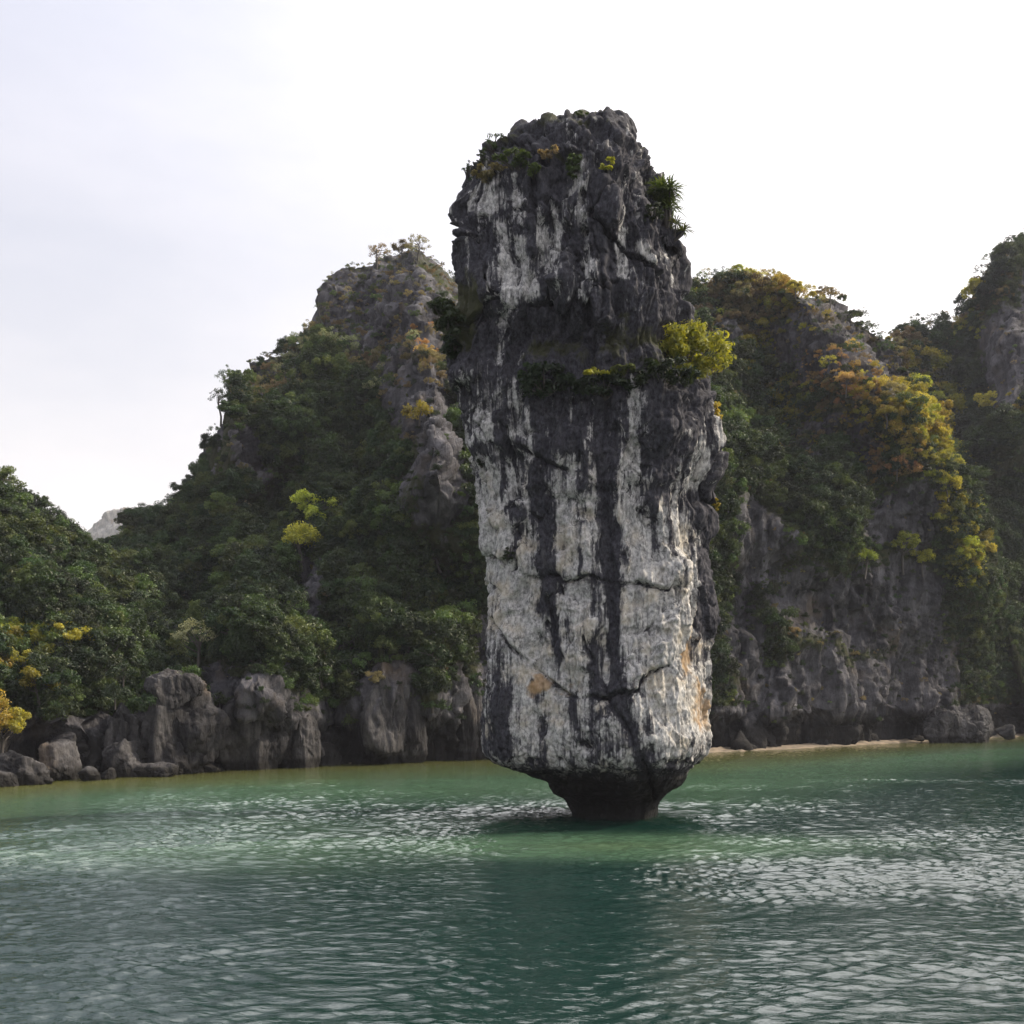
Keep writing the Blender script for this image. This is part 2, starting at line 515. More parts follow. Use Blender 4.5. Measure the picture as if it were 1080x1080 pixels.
def build_stack():
    L = [(862, 603), (852, 600), (844, 594), (833, 577), (822, 566), (815.5, 550), (809, 528), (804, 514), (793, 508), (775, 507), (758, 506), (735, 510), (709, 514),
         (678, 511), (651, 515), (611, 512), (589, 511), (580, 506), (531, 503), (500, 499), (473, 492), (433, 484), (398, 481), (385, 482),
         (365, 489), (340, 490), (316, 485), (289, 478), (265, 474.5), (258, 480), (244, 477), (220, 471), (209, 476), (203, 489), (184, 492), (172, 498), (158, 510), (150, 517)]
    Rr = [(862, 693), (852, 695), (844, 697), (829, 719), (811, 732), (793, 750), (775, 752), (758, 748), (731, 752), (687, 750), (664, 758),
          (651, 760), (607, 752), (580, 747), (558, 758), (540, 760), (515, 748), (504, 764), (490, 769), (460, 765), (429, 757), (405, 752),
          (375, 741), (345, 735), (330, 731), (302, 728), (278, 730), (258, 722), (230, 712), (205, 703), (182, 697), (172, 689), (160, 686), (150, 683)]
    L = np.array(L[::-1], float)
    Rr = np.array(Rr[::-1], float)
    parts_v, parts_f, off = [], [], 0

    def loft(rows_py, lpx, rpx, ycen, depth, p=2.6, rot=0.0, seed=0, nth=180, facet=0.12, resid=None):
        nonlocal off
        th = np.linspace(0, 2 * np.pi, nth, endpoint=False)
        V = []
        for i, py in enumerate(rows_py):
            z = H + (HY - py) / F * SY
            cx = ((lpx[i] + rpx[i]) / 2 - 540) / SC
            a = (rpx[i] - lpx[i]) / 2 / SC
            b = depth[i] if hasattr(depth, '__len__') else depth * a
            c, s = np.cos(th + rot), np.sin(th + rot)
            r = (np.abs(c) ** p + np.abs(s) ** p) ** (-1 / p)
            q = np.stack([np.cos(th) * 0.8 + seed, np.sin(th) * 0.8, np.full(nth, z * 0.09)], -1)
            r = r * (1 + facet * fbm(q * 1.3, 3))
            x, y = r * np.cos(th), r * np.sin(th)
            x = (x - x.min()) / (x.max() - x.min()) * 2 - 1
            X = cx + x * a
            if resid is not None:
                X = X + resid[0][i] / SC * sstep(-0.7, -1.0, x) + resid[1][i] / SC * sstep(0.7, 1.0, x)
            V.append(np.stack([X, ycen + y * b, np.full(nth, z)], -1))
        V = np.array(V)
        n = len(rows_py)
        fs = grid_faces(nth, n, True)
        v = V.reshape(-1, 3)
        top, bot = V[-1].mean(0), V[0].mean(0)
        v = np.concatenate([v, [top, bot]])
        ti, bi = len(v) - 2, len(v) - 1
        a = np.arange(nth)
        b_ = (a + 1) % nth
        cap = np.concatenate([np.stack([(n - 1) * nth + a, (n - 1) * nth + b_, np.full(nth, ti), np.full(nth, ti)], -1),
                              np.stack([b_, a, np.full(nth, bi), np.full(nth, bi)], -1)])
        parts_v.append(v)
        parts_f.extend([tuple(x + off) if x[2] != x[3] else tuple(x[:3] + off) for x in np.concatenate([fs, cap])])
        off += len(v)

    # body
    rows = np.concatenate([[890, 876], np.linspace(862, 165, 200)])
    l, r = np.interp(rows, L[:, 0], L[:, 1]), np.interp(rows, Rr[:, 0], Rr[:, 1])
    l[rows < 190] += (190 - rows[rows < 190]) * 0.9
    def soft(v):
        k = np.hanning(25)[1:-1]; k /= k.sum()
        return np.convolve(np.pad(v, 11, 'edge'), k, 'valid')
    keep = sstep(745, 790, rows)
    ls, rs = soft(l) * (1 - keep) + l * keep, soft(r) * (1 - keep) + r * keep
    resid = (l - ls, r - rs)
    l, r = ls, rs
    aw = (r - l) / 2 / SC
    depth = np.where(rows > 815, aw * 0.95, aw * 0.88)
    loft(rows, l, r, SY, depth, p=3.0, rot=0.35, seed=1.0, resid=resid)
    # towers of the crown: rows, left, right
    def tower(pts, yc, dep, seed, p=2.4):
        pts = np.array(pts, float)
        pts[:, 0] += np.interp(pts[:, 0], [110, 180, 240], [10, 5, 0])
        rr = np.linspace(pts[0, 0], pts[-1, 0], 60)
        loft(rr, np.interp(-rr, -pts[:, 0], pts[:, 1]), np.interp(-rr, -pts[:, 0], pts[:, 2]), yc, dep, p, seed * 0.7, seed, 120, 0.2)
    tower([(260, 564, 652), (200, 566, 650), (160, 568, 644), (140, 570, 637), (127, 572, 633), (119, 588, 630), (113, 606, 624), (110, 614, 620)], SY + 0.4, 0.9, 2)
    tower([(260, 494, 580), (205, 490, 572), (180, 494, 566), (165, 502, 562), (152, 514, 556), (146, 522, 548), (143, 530, 540)], SY + 0.3, 0.9, 3)
    tower([(300, 640, 716), (240, 642, 698), (200, 644, 688), (170, 645, 684), (150, 648, 679), (138, 650, 671), (130, 652, 664), (126, 654, 658)], SY + 0.6, 1.1, 5)
    tower([(280, 660, 726), (230, 664, 712), (200, 672, 704), (186, 682, 699), (181, 686, 695)], SY - 0.6, 1.2, 6)
    tower([(420, 472, 530), (330, 474, 530), (262, 474, 520), (230, 471, 515), (214, 472, 505), (208, 475, 490)], SY - 1.3, 1.6, 7)
    tower([(350, 540, 640), (300, 545, 640), (240, 550, 640), (215, 560, 630), (205, 575, 615)], SY - 3.0, 0.55, 8)
    # dark bulge hanging off the left side under the bush
    tower([(425, 480, 520), (400, 470, 520), (370, 466, 520), (345, 464, 520), (325, 470, 510), (318, 478, 495)], SY + 0.8, 1.5, 9)
    # protruding slab on the right face, big white panels low down
    tower([(520, 742, 763), (512, 738, 767), (490, 736, 767), (460, 735, 764), (446, 736, 758)], SY - 0.6, 1.2, 10, 5)

    me = bpy.data.meshes.new('limestone_stack')
    v = np.concatenate(parts_v)
    me.from_pydata(v.tolist(), [], parts_f)
    o = obj('limestone_stack', me)
    md = o.modifiers.new('r', 'REMESH')
    md.mode = 'VOXEL'
    md.voxel_size = 0.052
    dg = bpy.context.evaluated_depsgraph_get()
    me2 = bpy.data.meshes.new_from_object(o.evaluated_get(dg))
    o.modifiers.clear()
    o.data = me2
    me2.name = 'limestone_stack'
    bpy.data.meshes.remove(me)
    p = vcos(me2)
    n = vnormals(me2)
    px = 540 + p[:, 0] * SC
    py = HY - (p[:, 2] - H) * SC
    front = sstep(0.35, -0.25, n[:, 1])
    wob = fbm(p * 0.9, 3) * 9
    pxw, pyw = px + wob, py + fbm(p * 0.9 + 31, 3) * 9
    up = sstep(0.3, 0.75, n[:, 2])
    under = sstep(800, 818, py)
    d = np.zeros(len(p))
    body = (1 - under)
    topz = sstep(235, 150, py)
    # plates: stretched cells set in and out
    q = p * np.array([0.42, 0.42, 0.16]) + 0.25 * np.stack([fbm(p * 0.5 + s, 3) for s in (3, 13, 23)], -1)
    f1, f2, rv, rv2 = worley(q)
    e = f2 - f1
    amp = np.interp(py, [110, 190, 240, 380, 460, 560, 700, 800], [0.34, 0.42, 0.62, 0.6, 0.5, 0.42, 0.34, 0.16])
    d += body * amp * (rv - 0.5) * 1.5 * sstep(0, 0.05, e)
    d -= body * 0.20 * np.exp(-(e / 0.035) ** 2) * np.interp(py, [150, 400, 600, 800], [1, 1, 0.5, 0.3])
    q = p * np.array([1.25, 1.25, 0.34]) + 0.2 * np.stack([fbm(p * 1.1 + s, 2) for s in (4, 14, 24)], -1)
    f1, f2, rv, rv2 = worley(q)
    e = f2 - f1
    d += body * amp * 0.50 * (rv - 0.5) * sstep(0, 0.07, e) - body * amp * 0.14 * np.exp(-(e / 0.06) ** 2)
    # vertical flutes and karren
    d += body * amp * 0.30 * ridged(p * np.array([1.9, 1.9, 0.22]), 3) - amp * 0.1
    d += body * (0.16 * np.interp(py, [450, 600], [1, .45]) + 0.2 * topz) * fbm(p * np.array([1.0, 1.0, 0.8]), 5, 0.55)
    # crown: sharp pinnacles
    q = p * np.array([1.1, 1.1, 0.5])
    d += topz * 0.24 * (ridged(q + 5, 4, 0.62) - 0.95)
    d += 0.05 * np.interp(py, [450, 600], [1, .5]) * ridged(p * np.array([5, 5, 1.6]), 3, 0.6) * body + 0.035 * fbm(p * 6, 3)
    d *= 1 - 0.15 * topz
    # ledge recess with plants, overhang above the white panels
    d -= front * 0.34 * np.exp(-((pyw - 392) / 16) ** 2)
    d += front * 0.14 * np.exp(-((pyw - 345) / 22) ** 2)
    d += front * 0.28 * sstep(570, 600, px) * sstep(540, 525, pyw) * sstep(420, 450, pyw)
    d -= front * 0.3 * np.exp(-((pxw - 633) / 10) ** 2) * sstep(420, 460, py) * sstep(760, 720, py)
    # cracks
    crack = np.zeros(len(p))
    for pts, wd, dp in [
        ([(503, 582), (520, 597), (545, 612), (580, 620), (620, 624), (650, 625), (690, 630), (735, 625)], 2.6, 0.26),
        ([(515, 655), (540, 690), (575, 718), (600, 735), (632, 738), (655, 725), (690, 705), (715, 690), (735, 655)], 2.8, 0.28),
        ([(545, 490), (560, 500), (590, 518), (620, 530)], 3, 0.25), ([(632, 738), (655, 780), (685, 840)], 3, 0.25),
        ([(500, 365), (560, 362), (610, 352), (640, 345)], 3, 0.3), ([(498, 262), (520, 264), (560, 272)], 2.5, 0.2),
        ([(560, 560), (548, 552), (535, 548)], 4, 0.3), ([(575, 640), (585, 700), (570, 660)], 4, 0.3),
        ([(630, 300), (660, 318), (690, 330)], 2.5, 0.25), ([(598, 735), (605, 778)], 4, 0.16), ([(500, 450), (528, 500), (535, 545)], 3, 0.2),
        ([(530, 470), (542, 560), (536, 610)], 2.5, 0.14), ([(590, 640), (612, 680), (632, 735)], 2.5, 0.14)]:
        dd = seg_dist(px + wob * 0.8, py + wob * 0.8, pts)
        gate = sstep(-0.45, 0.25, perlin(p * 0.8 + pts[0][0]))
        dp = dp * (0.08 + 0.92 * gate)
        if abs(pts[0][0] - pts[-1][0]) > 55:        # the rock above each bedding crack stands proud
            yl = np.interp(px + wob * 0.8, [a_ for a_, b_ in pts], [b_ for a_, b_ in pts])
            dyl = yl - (py + wob * 0.8)
            inx = sstep(pts[0][0] - 8, pts[0][0] + 8, px) * sstep(pts[-1][0] + 8, pts[-1][0] - 8, px)
            d += front * inx * 0.20 * gate * sstep(-1, 2, dyl) * sstep(60, 8, dyl)
        d -= front * dp * np.exp(-(dd / (wd * 0.62)) ** 2)
        crack = np.maximum(crack, (0.12 + 0.88 * gate) * front * np.exp(-(dd / (wd * 0.6)) ** 2))
    # solution pits and pockets
    for fq, rad_, dp_ in ((0.75, 0.20, 0.30), (1.6, 0.22, 0.13)):
        f1, f2, rv, rv2 = worley(p * np.array([fq, fq, fq * 0.7]) + 0.15 * np.stack([fbm(p * 1.5 + s_, 2) for s_ in (6, 16, 26)], -1))
        d -= body * dp_ * np.exp(-(f1 / (rad_ * (0.5 + rv2))) ** 2) * (rv > 0.62)
        crack = np.maximum(crack, body * 0.8 * np.exp(-(f1 / (rad_ * 0.7 * (0.5 + rv2))) ** 2) * (rv > 0.62))
    # short broken joints between the beds
    q = p * np.array([0.55, 0.55, 0.42]) + 0.35 * np.stack([fbm(p * 0.8 + s_, 3) for s_ in (7, 17, 27)], -1)
    f1, f2, rv, rv2 = worley(q + 50)
    e = f2 - f1
    gt = sstep(0.0, 0.35, perlin(p * 0.55 + 9))
    d += body * 0.12 * (rv - 0.5) * sstep(0, 0.03, e) * sstep(440, 520, py) - body * gt * 0.13 * np.exp(-(e / 0.022) ** 2)
    crack = np.maximum(crack, body * gt * 0.75 * np.exp(-(e / 0.02) ** 2))
    # lower lip bulges, undercut stays smooth and dark
    d += under * 0.10 * fbm(p * 1.2, 4)
    d -= 0.28 * up * topz * 0
    d -= sstep(215, 175, py) * np.maximum(d - 0.24, 0) * 0.8
    p2 = p + n * d[:, None]
    # bring the outline of each height back to the measured one
    qx, qy = 540 + p2[:, 0] * F / p2[:, 1], HY - (p2[:, 2] - H) * F / p2[:, 1]
    edges = np.arange(100, 880, 4.0)
    b = np.clip(((qy - 100) / 4).astype(int), 0, len(edges) - 1)
    lo = np.full(len(edges), np.nan); hi = lo.copy()
    for i in range(len(edges)):
        m_ = b == i
        if m_.sum() > 50: lo[i], hi[i] = qx[m_].min(), qx[m_].max()
    ok = ~np.isnan(lo)
    cy = edges + 2
    lo = np.interp(cy, cy[ok], lo[ok]); hi = np.interp(cy, cy[ok], hi[ok])
    tl, tr = np.interp(cy, L[:, 0], L[:, 1]), np.interp(cy, Rr[:, 0], Rr[:, 1])
    tl = np.where((cy > 322) & (cy < 420), np.minimum(tl, np.interp(cy, [322, 340, 370, 400, 420], [480, 466, 468, 472, 481])), tl)
    wt = sstep(150, 172, cy)
    def sm(v, n_):
        k = np.hanning(n_ + 2)[1:-1]; k /= k.sum()
        return np.convolve(np.pad(v, n_ // 2, 'edge'), k, 'valid')
    dl, dh = (tl - lo) * wt, (tr - hi) * wt
    dls, dhs = sm(dl, 41) * sstep(122, 170, cy), sm(dh, 41) * sstep(122, 170, cy)
    low = sstep(780, 815, cy)
    dls, dhs = dls * (1 - low) + sm(dl, 7) * low, dhs * (1 - low) + sm(dh, 7) * low
    dlf, dhf = sm(dl, 9) - dls, sm(dh, 9) - dhs
    t_ = np.clip((qx - np.interp(qy, cy, lo)) / np.interp(qy, cy, hi - lo), 0, 1)
    I = lambda v: np.interp(qy, cy, v)
    qx = qx + I(dls) * (1 - t_) + I(dhs) * t_ + I(dlf) * sstep(0.22, 0.0, t_) + I(dhf) * sstep(0.78, 1.0, t_)
    p2[:, 0] = (qx - 540) / F * p2[:, 1]
    me2.vertices.foreach_set('co', p2.astype(np.float32).ravel())
    me2.polygons.foreach_set('use_smooth', np.ones(len(me2.polygons), bool))
    me2.update()
    # paint: light limestone / dark stain plus painted overhang and undercut shade / brown / moss
    S = np.array([
        (480, 120, .18), (600, 120, .28), (680, 120, .2), (520, 160, .15), (600, 150, .3), (640, 160, .25), (680, 160, .12), (500, 185, .1), (560, 190, .08), (620, 190, .12), (660, 190, .3),
        (700, 190, .25), (480, 220, .34), (505, 222, .42), (530, 215, .15), (560, 220, .05), (602, 240, .45), (580, 215, .08), (640, 220, .25), (670, 225, .35), (710, 230, .2),
        (480, 260, .32), (505, 250, .48), (535, 250, .45), (560, 250, .0), (605, 270, .4), (630, 260, .05), (660, 260, .38), (690, 260, .08), (720, 270, .15), (585, 250, .08),
        (480, 300, .25), (505, 300, .1), (530, 310, .5), (560, 310, .35), (578, 300, .5), (595, 310, .0), (612, 330, .5), (625, 300, -.1), (648, 300, .35), (670, 320, .35), (695, 300, .2), (720, 310, .0),
        (495, 345, .35), (520, 350, .5), (550, 345, .45), (580, 345, .2), (570, 360, -.1), (630, 360, -.1), (650, 370, .15), (690, 350, .1), (720, 350, -.1),
        (490, 385, -.1), (540, 390, .0), (580, 395, -.2), (620, 395, -.2), (680, 395, -.2), (740, 395, -.1), (600, 420, -.1), (660, 420, .05), (700, 420, -.1),
        (495, 430, .45), (520, 430, .42), (545, 440, .3), (575, 440, .05), (620, 440, .08), (655, 450, .3), (690, 450, -.1), (725, 450, .05), (750, 455, .45),
        (498, 480, .65), (520, 480, .62), (545, 480, .32), (575, 480, .05), (605, 490, .1), (632, 480, .12), (656, 490, .42), (685, 490, -.1), (710, 500, .2), (735, 500, .5), (755, 500, -.1),
        (505, 530, .85), (525, 530, .85), (545, 525, .6), (567, 530, .2), (590, 540, .8), (613, 540, .7), (633, 530, .15), (656, 535, .72), (685, 525, .12), (712, 530, .6), (735, 520, .45), (742, 550, .0),
        (510, 580, .9), (530, 580, .78), (548, 590, .85), (567, 575, .12), (590, 580, .85), (610, 580, .9), (634, 580, .1), (660, 580, .8), (690, 580, .8), (718, 580, .75), (742, 590, -.1),
        (520, 620, .9), (545, 630, .85), (572, 630, .25), (600, 640, .8), (632, 640, .2), (660, 630, .85), (690, 630, .88), (720, 630, .8), (745, 640, .0),
        (525, 670, .8), (555, 670, .85), (580, 670, .5), (605, 670, .8), (633, 680, .15), (655, 670, .8), (690, 670, .95), (715, 660, .85), (735, 680, .55), (755, 680, .1),
        (515, 705, .4), (540, 710, .72), (570, 710, .85), (600, 705, .8), (634, 715, .15), (655, 705, .65), (690, 690, .9), (715, 720, .85), (740, 720, .6),
        (513, 745, .25), (525, 750, .3), (550, 745, .75), (580, 750, .85), (602, 750, .5), (630, 755, .5), (650, 760, .35), (680, 745, .75), (705, 750, .8), (740, 755, .75),
        (515, 785, .2), (540, 785, .6), (570, 785, .75), (610, 785, .55), (645, 785, .45), (680, 780, .65), (710, 785, .6), (740, 785, .6),
        (530, 806, .3), (570, 808, .4), (620, 808, .3), (670, 808, .3), (720, 805, .3), (560, 822, .02), (620, 825, -.1), (700, 822, .0), (600, 845, -.2), (690, 845, -.2), (645, 860, -.3)], float)
    num = np.zeros(len(p)); den = np.full(len(p), 1e-6)
    for sx, sy, sw in S:
        g = np.exp(-(((pxw - sx) / 14) ** 2 + ((pyw - sy) / 20) ** 2)) + 1e-7
        num += g * sw; den += g
    tone = num / den
    back = 1 - sstep(0.5, -0.1, n[:, 1])
    tone = tone * (1 - back) + back * np.interp(py, [110, 400, 520, 780, 815, 860], [.2, .25, .6, .6, .2, -.2])
    for x0, y0, x1, y1, wd in [(602, 228, 604, 290, 7), (607, 305, 612, 350, 8), (576, 262, 580, 345, 5), (524, 280, 533, 358, 5), (543, 300, 550, 350, 6), (514, 320, 525, 367, 4),
                               (502, 230, 508, 262, 6), (534, 235, 538, 262, 6), (645, 278, 649, 304, 4), (641, 312, 645, 334, 7), (668, 308, 675, 320, 6), (700, 284, 698, 318, 3.5),
                               (709, 288, 706, 318, 3.5), (561, 268, 564, 325, 4), (656, 435, 660, 500, 6), (634, 460, 636, 530, 3), (616, 470, 622, 530, 3), (540, 430, 545, 480, 3),
                               (556, 458, 557, 502, 3.5), (718, 488, 719, 525, 4), (733, 490, 731, 525, 6), (748, 447, 750, 478, 7), (538, 395, 540, 410, 4), (486, 225, 490, 255, 3),
                               (632, 610, 630, 720, 2.5)]:
        dd = seg_dist(px + wob * 0.35, py, [(x0, y0), (x1, y1)])
        tone += front * 0.6 * np.exp(-(dd / wd) ** 2)
    for x0, y0, x1, y1, wd in [(563, 520, 568, 615, 9), (573, 620, 566, 650, 5), (545, 570, 535, 600, 3.5), (523, 500, 526, 540, 3), (633, 450, 632, 600, 9), (638, 600, 640, 720, 8),
                               (640, 735, 668, 810, 6), (577, 645, 587, 700, 5), (742, 540, 745, 665, 10), (598, 735, 605, 778, 5), (522, 735, 529, 790, 7), (682, 540, 684, 590, 3),
                               (697, 540, 699, 600, 3), (524, 460, 530, 495, 4), (535, 552, 545, 558, 6), (500, 488, 510, 492, 5), (606, 595, 605, 618, 2.5), (560, 720, 562, 738, 5)]:
        dd = seg_dist(px + wob * 0.35, py, [(x0, y0), (x1, y1)])
        tone -= front * 0.6 * np.exp(-(dd / wd) ** 2)
    tone = tone - 0.5 * crack - 0.05 - 0.09 * sstep(480, 430, py) + 0.10 * sstep(530, 570, py)
    brown = np.zeros(len(p))
    for x, y, a, b, s in [(565, 722, 22, 10, .8), (585, 735, 14, 8, .5), (722, 690, 16, 30, .9), (735, 745, 13, 32, .7), (600, 560, 9, 34, .45), (690, 790, 30, 12, .25), (745, 520, 8, 30, .4),
                          (655, 150, 14, 16, .35), (620, 155, 12, 16, .5), (555, 640, 20, 50, .2), (600, 660, 14, 40, .3)]:
        brown = np.maximum(brown, s * np.exp(-(((pxw - x) / a) ** 2 + ((pyw - y) / b) ** 2)))
    moss = np.zeros(len(p))
    for x, y, a, b, s in [(530, 175, 30, 16, .7), (580, 170, 20, 14, .6), (605, 180, 14, 16, .6), (570, 400, 70, 22, .55), (480, 355, 22, 40, .9), (690, 395, 60, 20, .7), (640, 395, 40, 22, .7), (640, 415, 80, 18, .5)]:
        moss = np.maximum(moss, s * np.exp(-(((pxw - x) / a) ** 2 + ((pyw - y) / b) ** 2)))
    moss = np.maximum(moss, up * 0.55 * sstep(420, 300, py))
    attr(me2, 'warm', sstep(440, 600, py)); attr(me2, 'tone', tone); attr(me2, 'brown', brown); attr(me2, 'moss', moss)
    me2.materials.clear()
    me2.materials.append(M_STACK)
    tag(o, 'towering limestone stack with white streaked face, undercut to a narrow foot in the water', 'sea stack')
    return o, p2


stack, STACK_P = build_stack()
STACK_PX = 540 + STACK_P[:, 0] * F / STACK_P[:, 1]
STACK_PY = HY - (STACK_P[:, 2] - H) * F / STACK_P[:, 1]


def on_stack(px, py, rad=3.0):
    m = np.hypot(STACK_PX - px, STACK_PY - py)
    idx = np.where(m < max(rad, m.min() + 0.5))[0]
    return STACK_P[idx[np.argmin(STACK_P[idx, 1])]]


# ------------------------------------------------------------------ karst hills
SHORE = np.array([(-400, 862), (-60, 838), (0, 830), (100, 823), (200, 816), (300, 810), (400, 806), (500, 802), (600, 799), (700, 797), (753, 796), (850, 791),
                  (950, 785), (1080, 777), (1250, 775), (1600, 790)], float)


def shoreY(px):
    return F * H / (np.interp(px, SHORE[:, 0], SHORE[:, 1]) - HY)


HILLS = {}


def build_hill(name, ridge, Yr, cliff, rocks, bumps, du=1.3, dz=0.20, seed=0, y_in=0.0, amp=1.0, notch=1.6, mat=None, back=60.0, shore=True, skyl=1.0):
    """a loft: waterline -> ridge -> back. ridge: (px,py); Yr: (px, distance of the ridge); cliff: (px, share of height that is sheer)"""
    ridge = np.array(ridge, float)
    u = np.arange(ridge[0, 0], ridge[-1, 0], du)
    rpy = np.interp(u, ridge[:, 0], ridge[:, 1])
    rpy = rpy + skyl * (6 * perlin(np.stack([u * 0.035, u * 0 + seed, u * 0], -1)) + 4 * perlin(np.stack([u * 0.11, u * 0 + seed, u * 0], -1)))
    Yr = np.array(Yr, float)
    yr = np.interp(u, Yr[:, 0], Yr[:, 1])
    y0 = (shoreY(u) if shore else yr - 40) + y_in
    zr = H + (HY - rpy) / F * yr
    ends = np.minimum(sstep(0, 25, u - u[0]), sstep(0, 25, u[-1] - u))
    zr = -1.2 + (zr + 1.2) * ends
    cl = np.array(cliff, float)
    c = np.interp(u, cl[:, 0], cl[:, 1])
    nt_ = int((zr.max() + 1.2) / dz)
    t = np.linspace(0, 1, nt_)[:, None]
    z = -1.2 + (zr[None] + 1.2) * t
    g = np.where(t < c, 0.10 * t / np.maximum(c, 1e-3), 0.10 + 0.90 * ((t - c) / (1 - c + 1e-6)) ** 1.15)
    # alternate steep and gentle: karst terraces
    q = np.stack([u[None] * 0.008 + 0 * t, 0 * u[None] + t * 3.2, 0 * t + seed + 0 * u[None]], -1)
    Y = y0 + (yr - y0) * np.clip(g, 0, 1)
    py = HY - (z - H) * F / Y
    pxx = u[None] + 0 * t
    rel = sstep(0, 0.12, t) * sstep(1.0, 0.90, t)
    Y = Y + rel * (yr - y0) * 0.16 * fbm(q, 3)
    for pts, wd, A in bumps:
        Y = Y - rel * A * np.exp(-(seg_dist(pxx, py, pts) / wd) ** 2)
    # wave-cut notch at the waterline
    if notch:
        nn = notch * (0.6 + 0.8 * perlin(np.stack([u * 0.03, u * 0 + seed + 9, u * 0], -1)))
        Y = Y + nn * sstep(3.4, 1.9, z)
    X = (pxx - 540) / F * Y
    Pt = np.stack([X, Y, z], -1)
    nb = 50
    tb = np.linspace(0, 1, nb + 1)[1:, None]
    zb = zr[None] + (-1.2 - zr[None]) * tb ** 1.2
    Yb = Y[-1][None] + back * tb ** 0.8
    Pb = np.stack([(pxx[:1] - 540) / F * Yb, Yb, zb], -1)
    V = np.concatenate([Pt, Pb])
    nv, nu = V.shape[:2]
    # rock mask
    pyf = HY - (V[..., 2] - H) * F / V[..., 1]
    pxf = np.broadcast_to(u[None], pyf.shape)
    wv = fbm(V * 0.12 + seed, 4)
    wv2 = fbm(V * 0.12 + seed + 40, 4)
    rock = np.zeros(pyf.shape)
    for x, y, a, b, s in rocks:
        rock = np.maximum(rock, s * np.exp(-(np.hypot((pxf + wv * 26 - x) / a, (pyf + wv2 * 26 - y) / b)) ** 4))
    rock = np.maximum(rock, sstep(4.4, 3.0, V[..., 2]) * 0.95)
    # displacement along the normal
    du_, dv_ = np.gradient(V, axis=1), np.gradient(V, axis=0)
    n = np.cross(du_, dv_)
    n /= np.linalg.norm(n, axis=-1)[..., None] + 1e-9
    if n[nt_ // 2, nu // 2, 1] > 0: n = -n
    n[..., 2] *= 0.6
    far = np.clip(V[..., 1] / 100, 0.6, 2.5)
    d = amp * (1.3 * fbm(V * 0.10 + seed, 4) + rock * 0)
    q = V * np.array([0.20, 0.20, 0.075]) + 0.3 * np.stack([fbm(V * 0.2 + s, 2) for s in (3, 13, 23)], -1)
    f1, f2, rv, rv2 = worley(q + seed)
    e = f2 - f1
    d += amp * rock * (1.6 * (rv - 0.5) * sstep(0, 0.06, e) - 0.35 * np.exp(-(e / 0.05) ** 2))
    q = V * np.array([0.6, 0.6, 0.2]) + 0.3 * np.stack([fbm(V * 0.5 + s, 2) for s in (3, 13, 23)], -1)
    f1, f2, rv, rv2 = worley(q + seed)
    e = f2 - f1
    d += amp * rock * (0.7 * (rv - 0.5) * sstep(0, 0.07, e) - 0.22 * np.exp(-(e / 0.07) ** 2))
    q = V * np.array([1.5, 1.5, 0.55]) + 0.3 * np.stack([fbm(V * 1.1 + s, 2) for s in (3, 13, 23)], -1)
    f1, f2, rv, rv2 = worley(q + seed)
    e = f2 - f1
    d += amp * rock * (0.40 * (rv - 0.5) * sstep(0, 0.08, e) - 0.12 * np.exp(-(e / 0.08) ** 2))
    d += rock * 0.16 * (ridged(V * np.array([2.0, 2.0, 0.35]) + seed, 3, 0.6) - 1.0)
    d += amp * rock * 0.42 * (ridged(V * np.array([0.8, 0.8, 0.10]) + seed, 3) - 1.0) + 0.12 * fbm(V * 1.4, 3)
    d *= sstep(-1.2, 0.5, V[..., 2]) * ends[None]
    V = V + n * d[..., None]
    me = mesh_np(name, V.reshape(-1, 3), grid_faces(nu, nv))
    attr(me, 'rock', rock.ravel())
    o = obj(name, me, mat or M_HILL)
    tag(o, None, None, None, 'structure')
    nrm = vnormals(me).reshape(nv, nu, 3)
    if nrm[nt_ // 2, nu // 2, 1] > 0:
        nrm = -nrm
        me.flip_normals()
    Vf = V[:nt_]
    HILLS[name] = dict(V=Vf, N=nrm[:nt_], rock=rock[:nt_], px=540 + Vf[..., 0] * F / Vf[..., 1], py=HY - (Vf[..., 2] - H) * F / Vf[..., 1])
    return o


# left karst peak
o = build_hill('hill_left',
    [(-420, 800), (-300, 720), (-60, 660), (0, 648), (60, 612), (100, 598), (125, 578), (150, 556), (190, 534), (215, 494), (235, 444), (250, 408), (262, 390), (290, 374), (332, 344), (341, 304), (352, 290),
     (380, 276), (430, 264), (455, 272), (475, 292), (520, 320), (560, 400), (600, 500), (640, 610), (680, 760), (700, 800)],
    [(-420, 80), (-60, 100), (120, 108), (260, 122), (430, 134), (560, 130), (700, 110)],
    [(-400, .08), (100, .10), (250, .14), (400, .20), (470, .35), (600, .4)],
    [(244, 470, 14, 40, 1), (256, 492, 10, 34, 1), (400, 335, 75, 75, 1), (350, 320, 26, 46, 1), (275, 395, 34, 24, .9), (290, 385, 30, 16, .8), (440, 400, 44, 70, .95), (458, 480, 34, 90, 1), (470, 350, 30, 60, .8), (334, 612, 10, 16, 1), (347, 630, 9, 18, 1), (322, 603, 7, 14, .9),
     (245, 745, 75, 55, .9), (405, 745, 42, 50, 1), (490, 745, 30, 50, .9), (345, 770, 40, 30, .7), (560, 700, 60, 100, .9), (120, 790, 60, 24, .6)],
    [([(345, 300), (330, 400), (300, 480)], 16, 3.5), ([(440, 290), (450, 400), (460, 520)], 26, 6), ([(245, 440), (247, 500)], 16, 3), ([(340, 590), (345, 640)], 20, 3), ([(390, 480), (380, 600)], 40, -5), ([(300, 560), (300, 640)], 40, -3)],
    seed=1.0)
